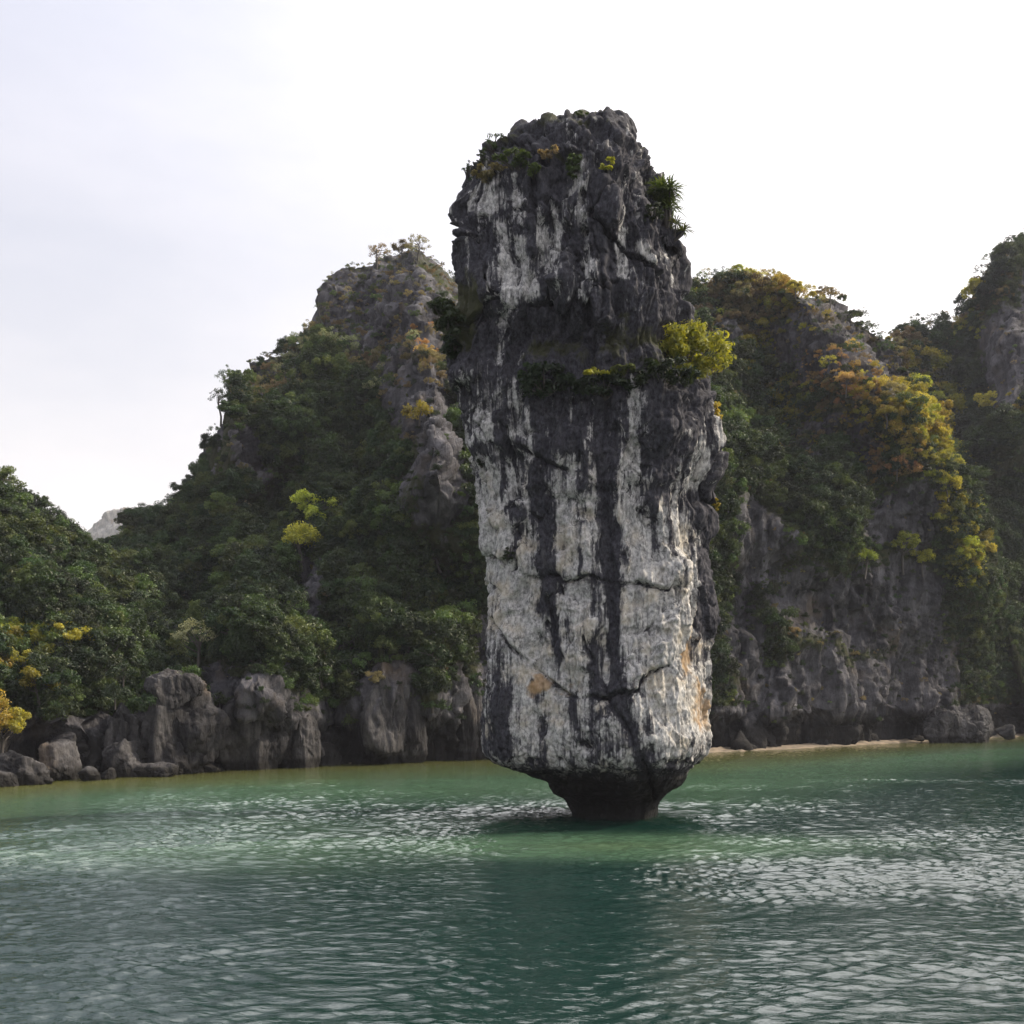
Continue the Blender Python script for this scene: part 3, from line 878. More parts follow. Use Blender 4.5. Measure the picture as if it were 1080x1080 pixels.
# low wooded slope in front of it at the far left
build_hill('hill_left_near',
    [(-520, 800), (-400, 690), (-200, 560), (-80, 512), (0, 524), (30, 530), (60, 552), (85, 576), (110, 604), (150, 650), (190, 720), (230, 790), (250, 806)],
    [(-520, 66), (-80, 82), (60, 84), (250, 70)], [(-500, .05), (250, .08)],
    [(60, 800, 80, 22, .8), (150, 790, 40, 30, .7)], [], seed=5.0, y_in=-1.5)
# right karst ridge with a spur that falls to the right
build_hill('hill_right',
    [(600, 800), (640, 640), (670, 500), (690, 420), (715, 330), (735, 298), (757, 288), (785, 291), (812, 304), (850, 318), (880, 326), (915, 346), (945, 372), (975, 418), (1000, 462), (1025, 520),
     (1045, 590), (1062, 660), (1085, 740), (1110, 790)],
    [(600, 100), (735, 122), (800, 128), (880, 124), (960, 118), (1030, 122), (1110, 124)],
    [(600, .5), (735, .48), (800, .46), (900, .42), (960, .50), (1020, .55), (1100, .5)],
    [(875, 368, 76, 50, 1), (765, 345, 24, 34, .9), (850, 470, 30, 30, .8), (920, 395, 36, 34, 1), (755, 320, 18, 30, .7), (800, 580, 38, 60, .9), (900, 640, 90, 50, .95), (960, 640, 40, 60, .9), (960, 548, 56, 34, 1), (860, 730, 120, 40, .95),
     (780, 690, 34, 90, .8), (960, 720, 60, 50, .9), (905, 470, 40, 24, .7), (985, 490, 22, 20, .6), (920, 520, 30, 20, .6)],
    [([(840, 330), (880, 400), (930, 450), (965, 490), (1000, 540), (1030, 620)], 34, 9), ([(800, 400), (820, 520)], 40, -5), ([(930, 560), (960, 640)], 50, 4)],
    seed=9.0, notch=4.5, y_in=4.0)
# the next peak behind, rising out of the frame at the right
build_hill('hill_right_behind',
    [(850, 760), (890, 440), (920, 372), (945, 354), (965, 350), (985, 346), (1005, 336), (1022, 312), (1045, 282), (1065, 262), (1090, 240), (1130, 214), (1190, 200), (1260, 230), (1330, 300), (1400, 360), (1480, 480), (1580, 640), (1640, 780)],
    [(850, 150), (965, 170), (1090, 176), (1250, 170), (1640, 140)],
    [(850, .12), (1000, .14), (1150, .25), (1600, .2)],
    [(1062, 370, 34, 70, .9), (1095, 320, 40, 60, .7), (1000, 590, 16, 20, .5), (1060, 740, 60, 24, .8), (960, 420, 24, 20, .5)],
    [([(1000, 380), (1000, 560)], 40, -8), ([(1060, 300), (1070, 480)], 40, 8)],
    seed=14.0, notch=4.0, y_in=7.0, du=1.6, dz=0.3)
# distant pale peak in the gap
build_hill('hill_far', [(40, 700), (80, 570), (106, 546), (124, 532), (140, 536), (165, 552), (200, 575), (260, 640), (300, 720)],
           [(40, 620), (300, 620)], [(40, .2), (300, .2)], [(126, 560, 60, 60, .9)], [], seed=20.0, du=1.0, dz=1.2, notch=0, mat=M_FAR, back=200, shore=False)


# ------------------------------------------------------------------ sea, seabed and beach
def build_water():
    ys = np.concatenate([[-60, -20, 0, 6, 9, 11], np.arange(12, 34, 0.042), np.arange(34, 60, 0.07), np.arange(60, 140, 0.25), [145, 155, 170, 200, 260, 400, 700, 1400, 3000]])
    xs = np.concatenate([[-3000, -1200, -500, -200, -110, -80], np.arange(-62, -30, 0.16), np.arange(-30, 30, 0.075), np.arange(30, 62.01, 0.16), [80, 110, 200, 500, 1200, 3000]])
    X, Y = np.meshgrid(xs, ys)
    rg = np.random.default_rng(11)
    Z = np.zeros_like(X)
    q = np.stack([X * 0.035, Y * 0.075, 0 * X], -1)
    calm = sstep(-0.35, 0.30, fbm(q + 2.7, 3))              # cat's-paws: ruffled and smooth patches
    calm = 0.4 + 0.75 * calm + 0.25 * np.exp(-((X + 6) / 6) ** 2 - ((Y - 16) / 6) ** 2)
    sY = shoreY(540 + X / np.maximum(Y, 1) * F)
    lee = sstep(3, 26, sY - Y)                              # sheltered water along the shore
    wx = fbm(np.stack([X * 0.16, Y * 0.16, 0 * X + 3], -1), 2) * 1.6
    wy = fbm(np.stack([X * 0.16, Y * 0.16, 0 * X + 8], -1), 2) * 1.6
    for i in range(64):
        lam = 0.17 * (4.6 ** rg.random()) if i < 46 else 0.6 * (3.2 ** rg.random())
        k = 2 * np.pi / lam
        a = R(-78) + rg.normal() * 0.55
        ph = rg.random() * 6.28
        A = (0.0074 if i < 46 else 0.0038) * lam ** 0.85
        s = np.sin(k * ((X + wx) * math.cos(a) + (Y + wy) * math.sin(a)) + ph)
        Z += A * (2 * (0.5 + 0.5 * s) ** 1.6 - 0.9)
    Z *= calm * (0.12 + 0.88 * lee) * sstep(10, 13, Y) * sstep(130, 90, Y) * sstep(75, 58, np.abs(X))
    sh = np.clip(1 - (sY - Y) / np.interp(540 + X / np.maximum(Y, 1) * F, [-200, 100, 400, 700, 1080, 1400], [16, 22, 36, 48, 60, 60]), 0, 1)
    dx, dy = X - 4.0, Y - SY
    sh = np.maximum(sh, 0.62 * np.exp(-((dx + 1) / 8) ** 2 - ((dy + 8.5) / 3.0) ** 2))  # sunlit band before the stack foot, painted as lighter water
    sh = np.maximum(sh, 0.46 * np.exp(-((X + 11) / 11) ** 2 - ((Y - 36) / 8) ** 2))  # sunlit jade patch at mid left, painted into the water colour
    me = mesh_np('sea_water', np.stack([X, Y, Z], -1).reshape(-1, 3), grid_faces(len(xs), len(ys)))
    attr(me, 'shallow_plus_sunlit', sh.ravel())
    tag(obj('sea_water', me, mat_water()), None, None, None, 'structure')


build_water()


def build_beach():
    u = np.arange(-380, 1590, 2.0)
    y0 = shoreY(u)
    rows = []
    wob = 0.9 * fbm(np.stack([u * 0.02, u * 0, u * 0 + 4], -1), 4)
    width = np.interp(u, [-380, 0, 200, 280, 420, 520, 700, 850, 1000, 1090, 1600], [.3, .4, .4, .6, .8, .6, .5, .6, .8, 1.2, 1.2])
    for t in np.linspace(-1, 1, 26):
        Y = y0 + wob - (0.5 - t * 0.5) * width * 2.2 + (1 + t) * 3.4
        z = -0.30 + (t + 1) * 0.27 + 0.09 * fbm(np.stack([u * 0.15, Y * 0.8, u * 0], -1), 4)
        rows.append(np.stack([(u - 540) / F * Y, Y, z], -1))
    V = np.array(rows)
    me = mesh_np('beach', V.reshape(-1, 3), grid_faces(len(u), len(rows)))
    tag(obj('beach', me, mat_sand()), None, None, None, 'structure')


build_beach()


# ------------------------------------------------------------------ rocks
def rock_mesh(seed, size, sub=4, planes=16, flute=0.0, blocks=1):
    """angular limestone: one or several plane-cut blocks leaning together"""
    import bmesh
    bm = bmesh.new()
    bmesh.ops.create_icosphere(bm, subdivisions=sub, radius=1)
    v = np.array([x.co for x in bm.verts])
    f = np.array([[q.index for q in x.verts] for x in bm.faces])
    bm.free()
    rg = np.random.default_rng(seed)
    VV, FF = [], []
    S = np.array(size, float)
    for k in range(blocks):
        if blocks == 1:
            sz, off = S, np.zeros(3)
        else:
            fr = np.array([rg.uniform(.4, .72), rg.uniform(.45, .75), rg.uniform(.5, .95)])
            if k == 0: fr = np.array([.78, .8, .98])
            sz = S * fr
            off = S * (1 - fr) * np.array([rg.uniform(-1.15, 1.15), rg.uniform(-1.2, .4), rg.uniform(-1, .6)])
        nn = rg.normal(size=(planes, 3))
        nn[: planes * 2 // 3, 2] *= 0.3
        nn /= np.linalg.norm(nn, axis=1)[:, None]
        dd = rg.uniform(0.55, 0.92, planes)
        dots = v @ nn.T
        r = np.min(np.where(dots > 0.05, dd / np.maximum(dots, 0.05), 9), 1)
        r = np.minimum(r, 1.12)
        p = v * r[:, None] * sz
        s = float(np.prod(sz) ** (1 / 3))
        n = v / sz; n /= np.linalg.norm(n, axis=1)[:, None]
        st = np.array([1, 1, 0.35 if flute else 0.9])
        wq = 0.2 * np.stack([fbm(p / s * 1.5 + j + seed, 3) for j in (3, 13, 23)], -1)
        d = np.zeros(len(p))
        for sc, am in ((1.5, 0.16), (3.6, 0.09)):
            f1, f2, rv, _ = worley(p / s * sc * st + wq + seed + k)
            e = f2 - f1
            d += am * s * (rv - 0.6) * sstep(0, 0.05, e) - am * 0.5 * s * np.exp(-(e / 0.035) ** 2)
        d += 0.035 * s * ridged(p / s * 3.5 * st + seed, 4, 0.6) + 0.02 * s * fbm(p / s * 8, 4, 0.65)
        if flute:
            d += flute * 0.6 * ridged(p * np.array([2.2, 2.2, 0.25]) + seed, 3)
        VV.append(p + n * d[:, None] + off); FF.append(f + len(v) * k)
    return mesh_np('boulder', np.concatenate(VV), np.concatenate(FF))


def rock(name, px, py, Y, size, seed, label, cat='boulder', group=None, sub=4, rot=0, flute=0.0):
    """centre of its foot at pixel (px,py), distance Y"""
    me = rock_mesh(seed, size, sub, 14, flute, 4 if max(size) > 3 else 1)
    o = obj(name, me, M_BOULDER)
    c = P(np.array(px, float), np.array(py, float), Y)
    o.location = (c[0], c[1], c[2] + size[2] * 0.55)
    o.rotation_euler = (0, 0, rot)
    tag(o, label, cat, group)
    return o


def build_rocks():
    G = 'boulders along the left shore'
    rows = [  # px, py of foot, size (m), label
        (20, 826, (1.5, 1.2, 1.0), 'pale warm grey boulder at the left end of the shore, under the golden tree'),
        (2, 830, (1.1, .8, .6), 'low brown boulder cut by the left edge of the photo'),
        (62, 818, (1.7, 1.3, 1.3), 'broad grey boulder right of the pale boulder under the golden tree'),
        (44, 828, (.7, .5, .38), 'small brown stone at the waterline below the pale boulder'),
        (84, 808, (.9, .6, 1.2), 'slanting pointed slab leaning behind the broad grey boulder'),
        (96, 824, (.8, .6, .45), 'low dark stone in the waterline rubble left of the blocky boulder'),
        (135, 815, (1.6, 1.3, 1.35), 'blocky light topped boulder below the wooded slope, left of the jagged rock'),
        (165, 821, (1.5, 1.0, .45), 'flat dark ledge rock lying at the water between blocky and jagged rocks'),
        (178, 816, (1.1, .9, .9), 'rounded dark rock left against the jagged rock at the water'),
        (198, 815, (.9, .8, 1.25), 'jagged twin pointed grey rock at the water below the leaning slab cliff'),
        (115, 822, (.5, .45, .4), 'small grey stone between the broad and the blocky boulders'),
        (222, 815, (.8, .5, .3), 'flat small dark stone on the shore right of the jagged rock'),
    ]
    for i, (px, py, sz, lb) in enumerate(rows):
        Y = shoreY(px) + 0.3 - (py - np.interp(px, SHORE[:, 0], SHORE[:, 1])) * 0.25
        rock('boulder', px, HY + F * H / Y, Y, sz, 100 + i, lb, 'boulder', G, 5 if sz[0] > 1 else 4, i * 0.9)
    # big outcrops of the left cliff foot
    G2 = 'limestone outcrops at the foot of the left slope'
    for px, z, Y, sz, sd_, rot, lb in [
        (184, 4.9, 64.5, (2.2, 1.7, .95), 201, 0.2, 'leaning tilted slab of pale rock capping the left shore cliff'),
        (192, 2.1, 65.2, (3.1, 2.0, 2.9), 202, 0.6, 'large dark rock face under the tilted slab on the left shore'),
        (264, 2.3, 68.6, (2.7, 2.0, 3.3), 203, 0.3, 'tall fissured grey rock right of the tilted slab on the left shore'),
        (312, 1.6, 70.5, (2.0, 1.6, 1.9), 206, 1.1, 'low overhung rock between the fissured rock and the smooth grey buttress'),
        (410, 2.8, 74.5, (2.6, 2.2, 3.6), 204, 0.9, 'smooth grey wedge shaped buttress on the shore left of the stack'),
        (491, 2.6, 79.0, (1.3, 1.6, 3.6), 205, 0.1, 'narrow dark buttress at the shore just behind the stack'),
        (128, 1.9, 63.5, (1.5, 1.4, 2.2), 207, 2.1, 'dark broken rock under leafy branches between the blocky boulder and the slope')]:
        o = obj('rock_outcrop', rock_mesh(sd_, sz, 5 if sd_ != 201 else 6, 14, 0.12, 6 if sd_ != 201 else 1), M_BOULDER)
        o.location = ((px - 540) / F * Y, Y, z)
        o.rotation_euler = (0, -0.2 if sd_ == 201 else 0, rot)
        tag(o, lb, 'rock outcrop', G2)
    rock('boulder', 1008, 779, 109, (4.3, 3.0, 2.1), 301, 'large layered grey boulder on the sandy beach at the right', 'boulder', None, 6, 0.3)
    rock('boulder', 722 + 245, 783, 111, (.9, .8, .5), 302, 'small dark stone on the sand left of the large layered boulder', 'boulder', None, 4, 0.3)
    rock('boulder', 1062, 777, 112, (1.6, 1.2, .8), 303, 'low dark stone on the sand right of the large layered boulder', 'boulder', None, 4, 1.3)


build_rocks()


# ------------------------------------------------------------------ trees
def leaves(c, n, rad, size, rg, squash=0.75, upb=0.55):
    """n kite-shaped leaves in a clump round c"""
    d = rg.normal(size=(n, 3)); d /= np.linalg.norm(d, axis=1)[:, None]
    r = rad * rg.random(n) ** 0.45
    pos = c + d * r[:, None] * np.array([1, 1, squash])
    nr = d * 0.7 + rg.normal(size=(n, 3)) * 0.6 + np.array([0, 0, upb])
    nr /= np.linalg.norm(nr, axis=1)[:, None]
    a = np.cross(nr, rg.normal(size=(n, 3))); a /= np.linalg.norm(a, axis=1)[:, None]
    b = np.cross(nr, a)
    s = size * rg.uniform(0.6, 1.3, n)[:, None]
    droop = np.array([0, 0, -0.25]) * s
    q = np.stack([pos - a * s, pos + b * s * 0.38, pos + a * s + droop, pos - b * s * 0.38], 1)
    return q.reshape(-1, 3)


def tube(pts, rads, k=5):
    pts = np.array(pts, float)
    V, Fc = [], []
    for i, p in enumerate(pts):
        t = pts[min(i + 1, len(pts) - 1)] - pts[max(i - 1, 0)]
        t /= np.linalg.norm(t) + 1e-9
        a = np.cross(t, [0.3, 1, 0.2]); a /= np.linalg.norm(a)
        b = np.cross(t, a)
        for j in range(k):
            an = 2 * np.pi * j / k
            V.append(p + rads[i] * (a * math.cos(an) + b * math.sin(an)))
    for i in range(len(pts) - 1):
        for j in range(k):
            Fc.append((i * k + j, i * k + (j + 1) % k, (i + 1) * k + (j + 1) % k, (i + 1) * k + j))
    return np.array(V), np.array(Fc)


def make_tree_meshes(name, seed, kind):
    """crown mesh and trunk mesh; the tree is about 1 m tall per unit of scale 1 -> 5 m"""
    rg = np.random.default_rng(seed)
    clumps = []
    if kind == 'broad':
        Ht, nl, lsz, per, rad = 4.2, 34, 0.17, 75, 0.62
        for i in range(nl):
            d = rg.normal(size=3); d /= np.linalg.norm(d); d[2] = abs(d[2]) * 1.0 - 0.25
            clumps.append(np.array([0, 0, 2.5]) + d * np.array([1.95, 1.95, 1.6]) * rg.uniform(0.55, 1.0))
    elif kind == 'tall':
        Ht, nl, lsz, per, rad = 5.6, 32, 0.17, 75, 0.6
        for i in range(nl):
            z = rg.uniform(1.6, 5.4)
            rr = 1.7 * math.sin(math.pi * np.clip((z - 0.6) / 5.2, 0.05, .97)) * rg.uniform(0.4, 1)
            a = rg.uniform(0, 6.28)
            clumps.append(np.array([rr * math.cos(a), rr * math.sin(a), z]))
    elif kind == 'lobed':
        Ht, nl, lsz, per, rad = 4.8, 36, 0.165, 75, 0.5
        for b in range(5):
            a = b * 1.256 + rg.uniform(-.4, .4)
            c = np.array([1.35 * math.cos(a), 1.35 * math.sin(a), rg.uniform(2.4, 4.2)])
            for i in range(nl // 5):
                d = rg.normal(size=3); d /= np.linalg.norm(d); d[2] *= 0.6
                clumps.append(c + d * 0.75)
        clumps.append(np.array([0, 0, 3.6]))
    elif kind == 'sparse':
        Ht, nl, lsz, per, rad = 5.0, 22, 0.13, 40, 0.42
        for i in range(nl):
            d = rg.normal(size=3); d /= np.linalg.norm(d); d[2] = abs(d[2]) - 0.2
            clumps.append(np.array([0, 0, 3.0]) + d * np.array([1.9, 1.9, 1.9]) * rg.uniform(0.6, 1.05))
    elif kind == 'shrub':
        Ht, nl, lsz, per, rad = 1.8, 16, 0.15, 65, 0.5
        for i in range(nl):
            d = rg.normal(size=3); d /= np.linalg.norm(d); d[2] = abs(d[2])
            clumps.append(d * np.array([1.3, 1.3, 1.2]) * rg.uniform(0.3, 1.0) + np.array([0, 0, 0.3]))
    q = np.concatenate([leaves(c, int(per * rg.uniform(0.6, 1.4)), rad * rg.uniform(0.7, 1.3), lsz, rg) for c in clumps])
    crown = mesh_np(name + '_crown', q, np.arange(len(q)).reshape(-1, 4), False)
    V, Fc, off = [], [], 0
    base = np.array([0, 0, -0.8])
    lean = rg.normal(size=2) * 0.25
    mid = np.array([lean[0], lean[1], Ht * 0.42])
    top = np.array([lean[0] * 1.4, lean[1] * 1.4, Ht * 0.75])
    r0 = 0.15 if kind != 'shrub' else 0.07
    limbs = [([base, (base + mid) / 2 + np.append(rg.normal(size=2) * 0.1, 0), mid, top], [r0 * 1.2, r0, r0 * 0.75, r0 * 0.3])]
    for c in clumps[::2]:
        s = mid + (top - mid) * rg.uniform(-0.4, 0.8)
        m = (s + c) / 2 + np.array([0, 0, -0.15]) + rg.normal(size=3) * 0.12
        limbs.append(([s, m, c], [r0 * 0.45, r0 * 0.28, r0 * 0.1]))
    for pts, rads in limbs:
        v, f = tube(pts, rads)
        V.append(v); Fc.append(f + off); off += len(v)
    trunk = mesh_np(name + '_trunk', np.concatenate(V), np.concatenate(Fc))
    trunk.materials.append(M_BARK)
    return crown, trunk


KINDS = {}
for kind, cnt in (('broad', 3), ('tall', 2), ('lobed', 3), ('sparse', 3), ('shrub', 3)):
    for i in range(cnt):
        KINDS.setdefault(kind, []).append(make_tree_meshes(kind, 500 + i * 13 + len(kind), kind))
_tinted = {}


def tinted(me, tint):
    k = (me.name, tint)
    if k not in _tinted:
        c = me.copy()
        c.materials.clear()
        c.materials.append(LEAF[tint])
        _tinted[k] = c
    return _tinted[k]


def plant(name, kind, var, tint, loc, scale, label, cat, group=None, rot=0.0, lean=(0, 0)):
    crown, trunk = KINDS[kind][var % len(KINDS[kind])]
    t = bpy.data.objects.new(name, None)
    COL.objects.link(t)
    t.location = loc
    t.rotation_euler = (lean[0], lean[1], rot)
    t.scale = (scale, scale, scale)
    tag(t, label, cat, group)
    for nm, me in (('trunk', trunk), ('crown', tinted(crown, tint))):
        c = bpy.data.objects.new(nm, me)
        COL.objects.link(c)
        c.parent = t
    return t


# zones with sunlight painted into the leaf tint, or dry leaves: px, py, radius, tint
ZONES = [(815, 296, 30, 'gold'), (790, 292, 20, 'lime'), (850, 306, 22, 'gold'), (870, 312, 26, 'dry'), (770, 330, 40, 'dry'), (890, 402, 34, 'rust'), (865, 395, 22, 'rust'), (925, 425, 30, 'gold'), (950, 445, 30, 'gold'),
         (905, 440, 22, 'gold'), (985, 475, 26, 'lime'), (970, 462, 24, 'gold'), (1000, 500, 24, 'lime'), (940, 490, 26, 'rust'), (1005, 540, 24, 'lime'), (975, 415, 24, 'lime'), (1020, 600, 20, 'lime'),
         (1065, 425, 24, 'gold'), (835, 430, 28, 'lime'), (885, 440, 24, 'dry'), (840, 340, 24, 'lime'), (805, 370, 20, 'lime'), (830, 345, 26, 'dry'), (1030, 345, 20, 'lime'), (800, 320, 30, 'dry'),
         (420, 275, 46, 'dry'), (450, 330, 30, 'dry'), (440, 360, 20, 'rust'), (475, 290, 20, 'dry'), (470, 400, 24, 'dry'), (370, 290, 20, 'dry'), (1005, 345, 26, 'dry'), (1040, 300, 30, 'dry'), (960, 380, 30, 'dry'),
         (20, 700, 22, 'lime'), (5, 720, 24, 'gold'), (50, 700, 22, 'lime')]


def scatter(hill, n, smin, smax, seed, kinds, base_tints, rock_max=0.55, step_px=10.0):
    h = HILLS[hill]
    rg = np.random.default_rng(seed)
    px, py, V, rk, N = h['px'], h['py'], h['V'], h['rock'], h['N']
    ok = (V[..., 2] > 2.2) & (px > -140) & (px < 1220) & (rk < rock_max)
    iy, ix = np.where(ok)
    # where bare rock shows in the photo: plants below it must stay low
    ras = np.zeros((1100 // 3, 1400 // 3))
    yy, xx = (np.clip(py, 0, 1095) / 3).astype(int), (np.clip(px + 150, 0, 1395) / 3).astype(int)
    np.maximum.at(ras, (yy, xx), rk * (V[..., 2] > 5))
    pick = rg.permutation(len(iy))
    cell, outl = {}, []
    for j in pick:
        y, x = iy[j], ix[j]
        sp = step_px * (100 / V[y, x, 1]) ** 0.7 * rg.uniform(0.7, 1.3)
        cx, cy = int(px[y, x] // 8), int(py[y, x] // 8)
        k = int(sp // 8) + 1
        good = True
        for a in range(cx - k, cx + k + 1):
            for b in range(cy - k, cy + k + 1):
                for (qx, qy) in cell.get((a, b), ()):
                    if (qx - px[y, x]) ** 2 + (qy - py[y, x]) ** 2 < sp * sp:
                        good = False; break
                if not good: break
            if not good: break
        if not good: continue
        cell.setdefault((cx, cy), []).append((px[y, x], py[y, x]))
        tint = base_tints[rg.integers(len(base_tints))]
        for zx, zy, zr, zt in ZONES:
            if math.hypot(px[y, x] - zx, py[y, x] - zy) < zr * rg.uniform(0.6, 1.4) and rg.random() < 0.5:
                tint = zt; break
        s = rg.uniform(smin, smax)
        near_crest = py[y, x] - py[:, x].min()
        kd = kinds[rg.integers(len(kinds))]
        if hill == 'hill_left' and V[y, x, 2] > 38 + 0.05 * (430 - px[y, x]):
            kd = ('shrub', 'sparse', 'lobed')[rg.integers(3)]; s *= 0.55
            if rg.random() < 0.5: tint = ('dry', 'mid')[rg.integers(2)]
        if near_crest < 16:
            s *= 0.62
            kd = ('sparse', 'shrub', 'sparse', 'broad')[rg.integers(4)]
        hgt = 4.6 * s * F / V[y, x, 1]
        col = ras[max(int((py[y, x] - hgt) / 3), 0):int(py[y, x] / 3), int((px[y, x] + 150) / 3)]
        if rock_max < 1 and len(col) and (col > 0.6).mean() > 0.25: s *= 0.36; kd = 'shrub' if kd != 'sparse' else kd
        if rk[y, x] > 0.3: s *= 0.7
        if tint in ('dry', 'rust'): s *= 0.8; kd = ('sparse', 'shrub', 'lobed')[rg.integers(3)]
        outl.append((V[y, x], s, kd, tint, px[y, x], py[y, x], rg.uniform(0, 6.28), hill))
        if len(outl) >= n: break
    return outl


trees = []
trees += scatter('hill_left', 3600, 0.34, 0.74, 31, ['broad', 'lobed', 'lobed', 'tall', 'broad'], ['dark', 'dark', 'deep', 'dark', 'mid'], 0.5, 7.0)
trees += scatter('hill_left_near', 1500, 0.3, 0.62, 32, ['broad', 'lobed', 'tall'], ['dark', 'mid', 'dark', 'deep'], 0.5, 6.4)
trees += scatter('hill_right', 2400, 0.4, 0.82, 33, ['broad', 'lobed', 'lobed', 'shrub'], ['deep', 'dark', 'deep', 'dark', 'mid'], 0.5, 7.6)
trees += scatter('hill_right_behind', 1500, 0.55, 1.05, 34, ['broad', 'lobed', 'tall'], ['deep', 'dark', 'deep', 'dark'], 0.5, 8.6)
shrubs = []
for hl, sd_ in (('hill_left', 41), ('hill_left_near', 42), ('hill_right', 43), ('hill_right_behind', 44)):
    shrubs += scatter(hl, 2600, 0.4, 0.8, sd_, ['shrub'], ['dark', 'deep', 'mid', 'dark'], 0.62, 6.5)
# scrub over the rock of the left summit and the right ridge
shrubs += [q for q in scatter('hill_left', 3500, 0.3, 0.8, 61, ['shrub', 'sparse'], ['dry', 'dark', 'dry', 'mid', 'pale', 'deep'], 2.0, 6.0) if q[0][2] > 30 and q[4] > 240]
shrubs += [q for q in scatter('hill_right', 3500, 0.3, 0.7, 63, ['shrub', 'sparse'], ['dry', 'dark', 'mid', 'deep', 'lime'], 2.0, 9.5) if q[0][2] > 27]
# sparse bushes in the cracks of the bare rock
for hl, sd_ in (('hill_left', 51), ('hill_right', 53), ('hill_right_behind', 54)):
    shrubs += scatter(hl, 900, 0.2, 0.5, sd_, ['shrub'], ['dark', 'dry', 'mid', 'deep', 'deep'], 2.0, 11.0)

NAMES = {'hill_left': ('tree on the left karst peak', 'trees on the left karst peak'),
         'hill_left_near': ('tree on the low slope at far left', 'trees on the low slope at the far left'),
         'hill_right': ('tree on the steep ridge right of the stack', 'trees on the right ridge'),
         'hill_right_behind': ('tree on the rear slope at the right edge', 'trees on the rear right slope')}
TINTW = {'dark': 'dark green', 'deep': 'shaded deep green', 'mid': 'mid green', 'lime': 'yellow green', 'gold': 'sunlit golden', 'rust': 'rusty orange', 'dry': 'dry pale', 'bright': 'bright lime', 'pale': 'pale green'}
KINDW = {'broad': 'broad crowned', 'tall': 'tall', 'lobed': 'many lobed', 'sparse': 'thin airy', 'shrub': 'low bushy'}
trees.sort(key=lambda t: -t[1] / t[0][1])
for i, (p, s, kd, tint, px, py, rot, hl) in enumerate(trees[:262]):
    plant('tree', kd, i, tint, p, s, '%s %s %s' % (TINTW[tint], KINDW[kd], NAMES[hl][0]), 'tree', '%s %s %s' % (TINTW[tint], KINDW[kd], NAMES[hl][1]), rot)


# the rest of the wood: one object of points that carry instanced trees
def stuff(name, items, tintset):
    """one mesh of points with geometry-node instances of plants"""
    protos = bpy.data.collections.new(name + '_kinds')
    index = {}
    pts = []
    for (p, s, kd, tint, px, py, rot, hl) in items:
        k = (kd, tint, random.randrange(len(KINDS[kd])))
        pts.append((p, s, k, rot))
    keys = sorted({q[2] for q in pts})
    for n_, k in enumerate(keys):
        o = bpy.data.objects.new('%s_kind_%03d' % (name, n_), tinted(KINDS[k[0]][k[2]][0], k[1]))
        protos.objects.link(o)
        index[k] = n_
    me = bpy.data.meshes.new(name)
    me.from_pydata([tuple(q[0]) for q in pts], [], [])
    attr(me, 'size', [q[1] for q in pts])
    attr(me, 'turn', [q[3] for q in pts])
    a = me.attributes.new('which', 'INT', 'POINT')
    a.data.foreach_set('value', np.array([index[q[2]] for q in pts], dtype=np.int32))
    o = obj(name, me)
    g = bpy.data.node_groups.new(name, 'GeometryNodeTree')
    g.interface.new_socket('Geometry', in_out='INPUT', socket_type='NodeSocketGeometry')
    g.interface.new_socket('Geometry', in_out='OUTPUT', socket_type='NodeSocketGeometry')
    gi, go = g.nodes.new('NodeGroupInput'), g.nodes.new('NodeGroupOutput')
    ci = g.nodes.new('GeometryNodeCollectionInfo')
    ci.inputs['Collection'].default_value = protos
    ci.inputs['Separate Children'].default_value = True
    ci.inputs['Reset Children'].default_value = True
    ip = g.nodes.new('GeometryNodeInstanceOnPoints')
    ip.inputs['Pick Instance'].default_value = True

    def na(nm, typ):
        x = g.nodes.new('GeometryNodeInputNamedAttribute')
        x.data_type = typ
        x.inputs['Name'].default_value = nm
        return x.outputs['Attribute']
    cx = g.nodes.new('ShaderNodeCombineXYZ')
    g.links.new(na('turn', 'FLOAT'), cx.inputs['Z'])
    g.links.new(gi.outputs[0], ip.inputs['Points'])
    g.links.new(ci.outputs[0], ip.inputs['Instance'])
    g.links.new(na('which', 'INT'), ip.inputs['Instance Index'])
    g.links.new(cx.outputs[0], ip.inputs['Rotation'])
    g.links.new(na('size', 'FLOAT'), ip.inputs['Scale'])
    g.links.new(ip.outputs[0], go.inputs[0])
    md = o.modifiers.new('plants', 'NODES')
    md.node_group = g
    tag(o, None, None, None, 'stuff')
    return o


stuff('forest', trees[262:], None)
stuff('undergrowth', shrubs, None)


def on_hill(px, py):
    best = None
    for h in HILLS.values():
        m = (np.abs(h['px'] - px) < 4) & (np.abs(h['py'] - py) < 4)
        if m.any():
            y = np.where(m, h['V'][..., 1], 1e9)
            j = np.unravel_index(np.argmin(y), y.shape)
            if best is None or h['V'][j][1] < best[1]: best = h['V'][j]
    return best


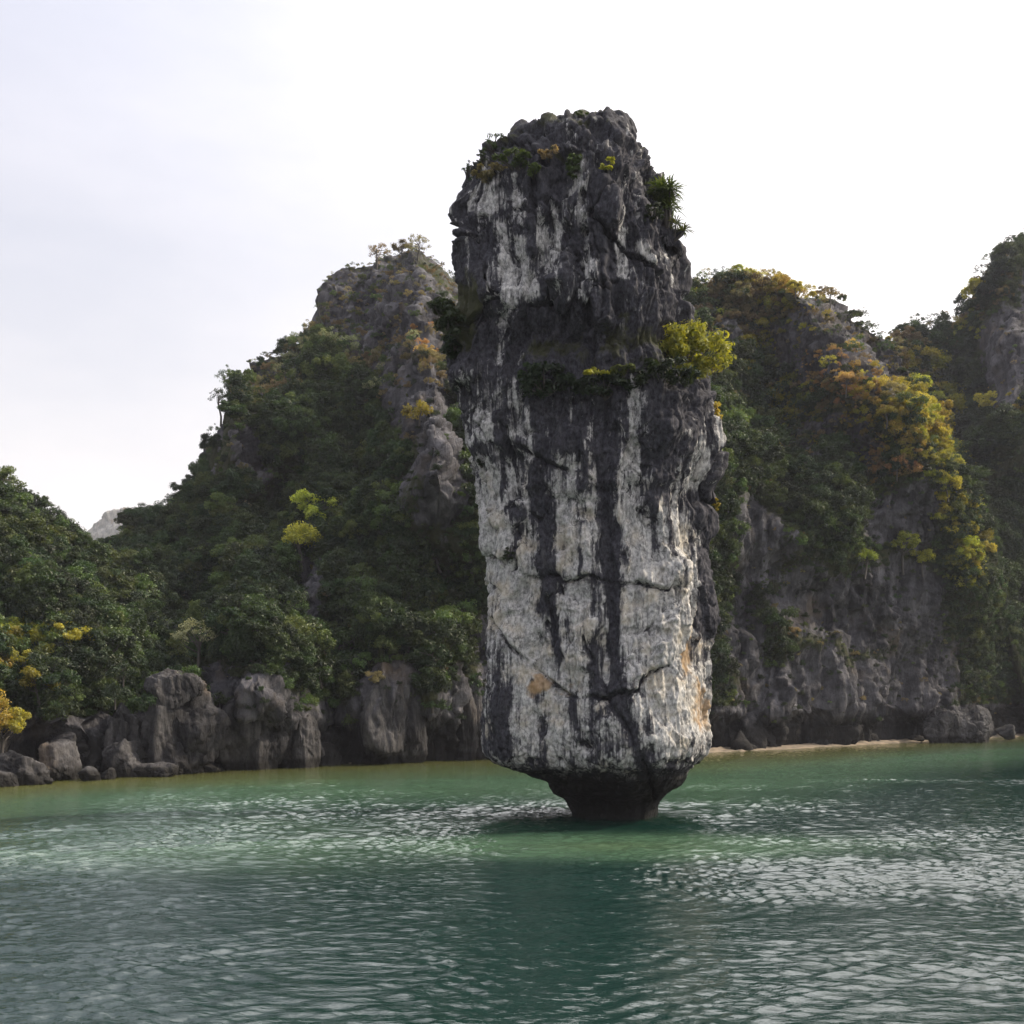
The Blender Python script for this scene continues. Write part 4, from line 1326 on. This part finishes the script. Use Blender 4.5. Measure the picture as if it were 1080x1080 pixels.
SPECIAL = [  # px, py of foot, scale, kind, tint, label
    (330, 572, 0.95, 'lobed', 'bright', 'bright yellow green tree standing alone above the small pale outcrop, left slope'),
    (318, 592, 0.80, 'broad', 'bright', 'lower yellow green tree just below the brightest one on the left slope'),
    (212, 708, 0.75, 'sparse', 'pale', 'pale leaved slender tree above the tilted slab on the left shore'),
    (2, 800, 0.65, 'tall', 'gold', 'tall golden tree cut by the left edge above the shore boulders'),
    (10, 806, 0.62, 'lobed', 'lime', 'lower yellow green bushy tree standing over the pale boulder at far left'),
    (44, 742, 0.48, 'lobed', 'lime', 'yellow green tree right behind the golden trees at far left'),
    (442, 445, 0.80, 'shrub', 'lime', 'olive tree on the pale rock strip just left of the stack'),
    (397, 277, 0.80, 'sparse', 'dry', 'bare thin tree standing left on the summit of the left peak'),
    (445, 268, 0.70, 'sparse', 'dry', 'thin tree standing right on the summit of the left peak'),
    (420, 270, 0.55, 'lobed', 'dry', 'dry rounded bush between the two thin trees on the left summit'),
    (82, 552, 0.75, 'lobed', 'dark', 'dark spreading tree against the sky left of the distant pale peak'),
    (147, 556, 0.60, 'broad', 'dark', 'dark tree on the skyline just right of the distant pale peak'),
    (10, 532, 0.65, 'lobed', 'mid', 'sun touched tree topping the wooded slope at the left edge'),
    (240, 420, 0.70, 'sparse', 'dark', 'small tree leaning out on the left ridge above the grey pillar rock'),
    (232, 448, 0.65, 'sparse', 'dark', 'lower small tree jutting from the left ridge beside the grey pillar rock'),
    (338, 340, 0.50, 'sparse', 'dark', 'little tree in the notch below the square shoulder of the left peak'),
    (875, 318, 0.56, 'sparse', 'dry', 'thin pale tree with spreading crown on the right ridge skyline'),
    (800, 296, 0.37, 'lobed', 'gold', 'golden bush on the summit of the right ridge'),
    (838, 306, 0.37, 'lobed', 'gold', 'golden bush right of the summit on the right ridge'),
    (888, 408, 0.46, 'lobed', 'rust', 'orange tree at the top of the sunlit spur, right ridge'),
    (935, 438, 0.46, 'broad', 'gold', 'golden tree in the middle of the sunlit spur, right ridge'),
    (940, 500, 0.46, 'lobed', 'rust', 'rusty tree on the small cliff top below the sunlit spur'),
    (975, 430, 0.62, 'broad', 'lime', 'large yellow green tree right of the sunlit spur'),
    (1000, 520, 0.56, 'lobed', 'lime', 'yellow green tree low on the right side of the spur'),
    (913, 592, 0.60, 'broad', 'bright', 'small lime green bush alone on the dark cliff, right ridge'),
    (950, 590, 0.75, 'lobed', 'bright', 'bright lime tree on the ledge of the dark cliff, right ridge'),
    (972, 596, 0.50, 'lobed', 'lime', 'lime bush trailing right from the bright ledge tree'),
    (1068, 440, 0.56, 'lobed', 'gold', 'golden tree at the right edge below the bare rock face'),
    (805, 385, 0.31, 'broad', 'lime', 'small yellow green bush on the shaded upper face of the right ridge'),
]
for i, (px, py, s, kd, tint, lb) in enumerate(SPECIAL):
    p = on_hill(px, py)
    if p is None:
        p = on_hill(px, py + 8) if on_hill(px, py + 8) is not None else on_hill(px, py + 16)
    if p is None: print('no hill at', px, py); continue
    sink = 1.5 * s if tint not in ('dark', 'pale', 'mid') and kd != 'shrub' and px > 380 else 0
    plant('tree', kd, i, tint, Vector(p) + Vector((0, -0.6, -sink)), s, lb, 'tree', None, i * 1.7)


rg_ = np.random.default_rng(77)
for i in range(30):
    px = rg_.uniform(95, 500)
    Y = shoreY(px) + rg_.uniform(0.8, 3.2)
    z = rg_.uniform(2.6, 6.2)
    plant('shrub', 'shrub', i, ('dark', 'deep', 'dark', 'mid')[i % 4], ((px - 540) / F * Y, Y, z), rg_.uniform(0.5, 0.95),
          'dark leafy shrub wedged between the outcrops of the left shore', 'shrub', 'shrubs between the left shore outcrops', rg_.uniform(0, 6.28))


# ------------------------------------------------------------------ plants on the stack
def bush(name, px, py, size, tint, label, seed, n=24, lsz=0.11, per=60, squash=(1, 1, .8), cat='bush', dy=-0.15, stems=True):
    rg = np.random.default_rng(seed)
    p = on_stack(px, py)
    q = []
    cl = []
    for i in range(n):
        d = rg.normal(size=3); d /= np.linalg.norm(d)
        c = d * np.array(squash) * size * rg.uniform(0.35, 1.0)
        cl.append(c)
        q.append(leaves(c, per, size * 0.28, lsz, rg, 0.6, 0.8))
    q = np.concatenate(q)
    t = bpy.data.objects.new(name, None); COL.objects.link(t)
    t.location = Vector(p) + Vector((0, dy, 0))
    tag(t, label, cat)
    me = mesh_np('foliage', q, np.arange(len(q)).reshape(-1, 4), False)
    obj('foliage', me, LEAF[tint], t)
    V, Fc, off = [], [], 0
    for c in cl[::2]:
        v, f = tube([np.array([0, 0.3, -size * 0.6]), c * 0.5 + np.array([0, 0.1, -size * .25]), c], [0.045, 0.03, 0.012])
        V.append(v); Fc.append(f + off); off += len(v)
    obj('stem', mesh_np('stem', np.concatenate(V), np.concatenate(Fc)), M_BARK, t)
    return t


def tuft(name, px, py, size, tint, label, seed, n=60, cat='plant', heads=3, width=0.05):
    """spiky leaves bursting out of a few heads"""
    rg = np.random.default_rng(seed)
    p = on_stack(px, py)
    q, st = [], []
    for h in range(heads):
        hc = np.array([rg.uniform(-.5, .5), rg.uniform(-.3, .1), rg.uniform(-.1, .6)]) * size if heads > 1 else np.zeros(3)
        st.append(hc)
        for i in range(n):
            d = rg.normal(size=3); d[2] = abs(d[2]) * 0.9 - 0.15; d /= np.linalg.norm(d)
            s = np.cross(d, [0, 0, 1.0]); s /= np.linalg.norm(s) + 1e-9
            L = size * rg.uniform(0.5, 0.9)
            m = hc + d * L * 0.55
            e = hc + d * L + np.array([0, 0, -0.28 * L])
            wv = s * width * size
            q.append([hc - wv * .4, m - wv, e, m + wv])
    q = np.array(q).reshape(-1, 3)
    t = bpy.data.objects.new(name, None); COL.objects.link(t)
    t.location = Vector(p) + Vector((0, -0.1, 0.05))
    tag(t, label, cat)
    obj('foliage', mesh_np('foliage', q, np.arange(len(q)).reshape(-1, 4), False), LEAF[tint], t)
    V, Fc, off = [], [], 0
    for hc in st:
        v, f = tube([np.array([-.1, .25, -size * 0.7]), hc * .5 + np.array([0, .1, -size * .3]), hc], [0.06, 0.05, 0.03])
        V.append(v); Fc.append(f + off); off += len(v)
    obj('stem', mesh_np('stem', np.concatenate(V), np.concatenate(Fc)), M_BARK, t)
    return t


bush('bush', 722, 380, 1.32, 'bright', 'large yellow green bush growing from the right side of the stack', 61, 84, 0.10, 80, (1.2, .9, .85), 'bush', -0.35)
bush('bush', 700, 392, 0.9, 'deep', 'dark shaded bush on the ledge left of the large yellow green bush', 62, 26, 0.11, 60, (1.5, .8, .6))
bush('bush', 757, 432, 0.32, 'gold', 'small golden bush hanging on the right edge below the large bush', 63, 10, 0.07, 40, (.7, .7, 1.6))
bush('bush', 757, 535, 0.22, 'lime', 'tiny bright green tuft on the right edge low on the stack', 64, 8, 0.06, 30, (.7, .7, 1.2))
bush('bush', 470, 335, 0.75, 'deep', 'dark bush jutting from the left side of the stack', 65, 26, 0.11, 60, (.9, .8, .9))
bush('bush', 478, 368, 0.7, 'deep', 'lower dark bush in the left overhang of the stack', 66, 24, 0.11, 60, (.9, .8, 1.1))
bush('bush', 628, 392, 0.42, 'lime', 'small yellow green tuft in the middle of the dark ledge', 67, 12, 0.07, 40, (1.4, .6, .45))
bush('bush', 575, 405, 0.9, 'deep', 'dark creeper on the ledge at the middle left of the stack', 68, 26, 0.09, 60, (1.4, .4, .7))
bush('bush', 640, 408, 0.8, 'deep', 'dark creeper below the small yellow green tuft', 69, 24, 0.09, 60, (1.5, .4, .5))
bush('bush', 545, 172, 0.55, 'mid', 'low olive scrub on the left shoulder near the top of the stack', 70, 18, 0.07, 50, (1.5, .7, .5))
bush('bush', 515, 180, 0.5, 'dry', 'dry grassy scrub at the left end of the stack shoulder', 71, 18, 0.07, 50, (1.3, .7, .55))
bush('bush', 602, 176, 0.42, 'mid', 'green scrub in the hollow under the summit crag', 72, 14, 0.07, 50, (.9, .6, 1.1))
bush('bush', 638, 174, 0.28, 'lime', 'small bright green tuft right of the hollow under the summit', 73, 9, 0.06, 40, (.9, .6, 1.2))
bush('bush', 522, 150, 0.38, 'sparse' if False else 'dark', 'thin leafy twigs on the skyline of the left shoulder', 74, 10, 0.06, 22, (1.3, .7, 1.0))
bush('bush', 494, 185, 0.25, 'dark', 'tiny twigs on the left skyline below the shoulder', 75, 8, 0.05, 16, (.8, .7, 1.6))
bush('creeper', 560, 398, 0.5, 'dark', 'dark green creeper in the crack right of the lower left overhang of the stack', 91, 14, 0.08, 50, (1.2, .4, .9), 'creeper')
bush('creeper', 655, 392, 0.4, 'mid', 'olive creeper on the dark ledge right of the small yellow green tuft', 92, 12, 0.07, 50, (1.6, .4, .5), 'creeper')
bush('bush', 580, 160, 0.36, 'dry', 'dry grass clump under the left edge of the summit crag', 93, 12, 0.06, 40, (1.4, .6, .6))
bush('bush', 560, 180, 0.34, 'mid', 'olive shrub between the shoulder scrub and the summit hollow', 94, 12, 0.06, 40, (1.2, .6, .6))
bush('bush', 505, 168, 0.26, 'dark', 'sparse twigs on the sloping left skyline of the shoulder', 95, 9, 0.05, 18, (1.2, .6, 1.2))
bush('bush', 612, 118, 0.22, 'dark', 'tiny scrub clinging to the very top of the stack', 96, 8, 0.05, 18, (1.5, .8, .5))
bush('creeper', 537, 585, 0.24, 'deep', 'dark tuft in the hole on the white lower left face of the stack', 97, 8, 0.06, 30, (1, .5, 1.1), 'creeper')
bush('creeper', 507, 492, 0.24, 'deep', 'dark tuft on the left edge of the stack above the white face', 98, 8, 0.06, 30, (1, .5, 1.1), 'creeper')
bush('bush', 690, 225, 0.4, 'deep', 'shaded shrub tucked behind the spiky plant on the upper right', 99, 14, 0.07, 40, (1, .7, 1))
tuft('spiky_plant', 706, 224, 1.0, 'mid', 'spiky leaved plant sprouting from the upper right side of the stack', 81, 90, 'plant', 6, 0.03)
tuft('spiky_plant', 712, 246, 0.6, 'mid', 'smaller spiky plant hanging below the large spiky one', 82, 60, 'plant', 2, 0.04)

# ------------------------------------------------------------------ air
def build_haze():
    import bmesh
    bm = bmesh.new()
    bmesh.ops.create_cube(bm, size=1)
    me = bpy.data.meshes.new('haze')
    for v in bm.verts:
        v.co = (v.co.x * 7000, v.co.y * 7000 + 600, (v.co.z + .5) * 152 - 4)
    bm.to_mesh(me); bm.free()
    m = bpy.data.materials.new('haze')
    m.use_nodes = True
    t = m.node_tree
    t.nodes.clear()
    ou = t.nodes.new('ShaderNodeOutputMaterial')
    v = t.nodes.new('ShaderNodeVolumePrincipled')
    v.inputs['Color'].default_value = (0.86, 0.88, 1.0, 1)
    v.inputs['Density'].default_value = HAZE
    v.inputs['Anisotropy'].default_value = 0.0
    t.links.new(v.outputs[0], ou.inputs['Volume'])
    tag(obj('haze', me, m), None, None, None, 'stuff')


HAZE = 0.00019
if HAZE > 0: build_haze()
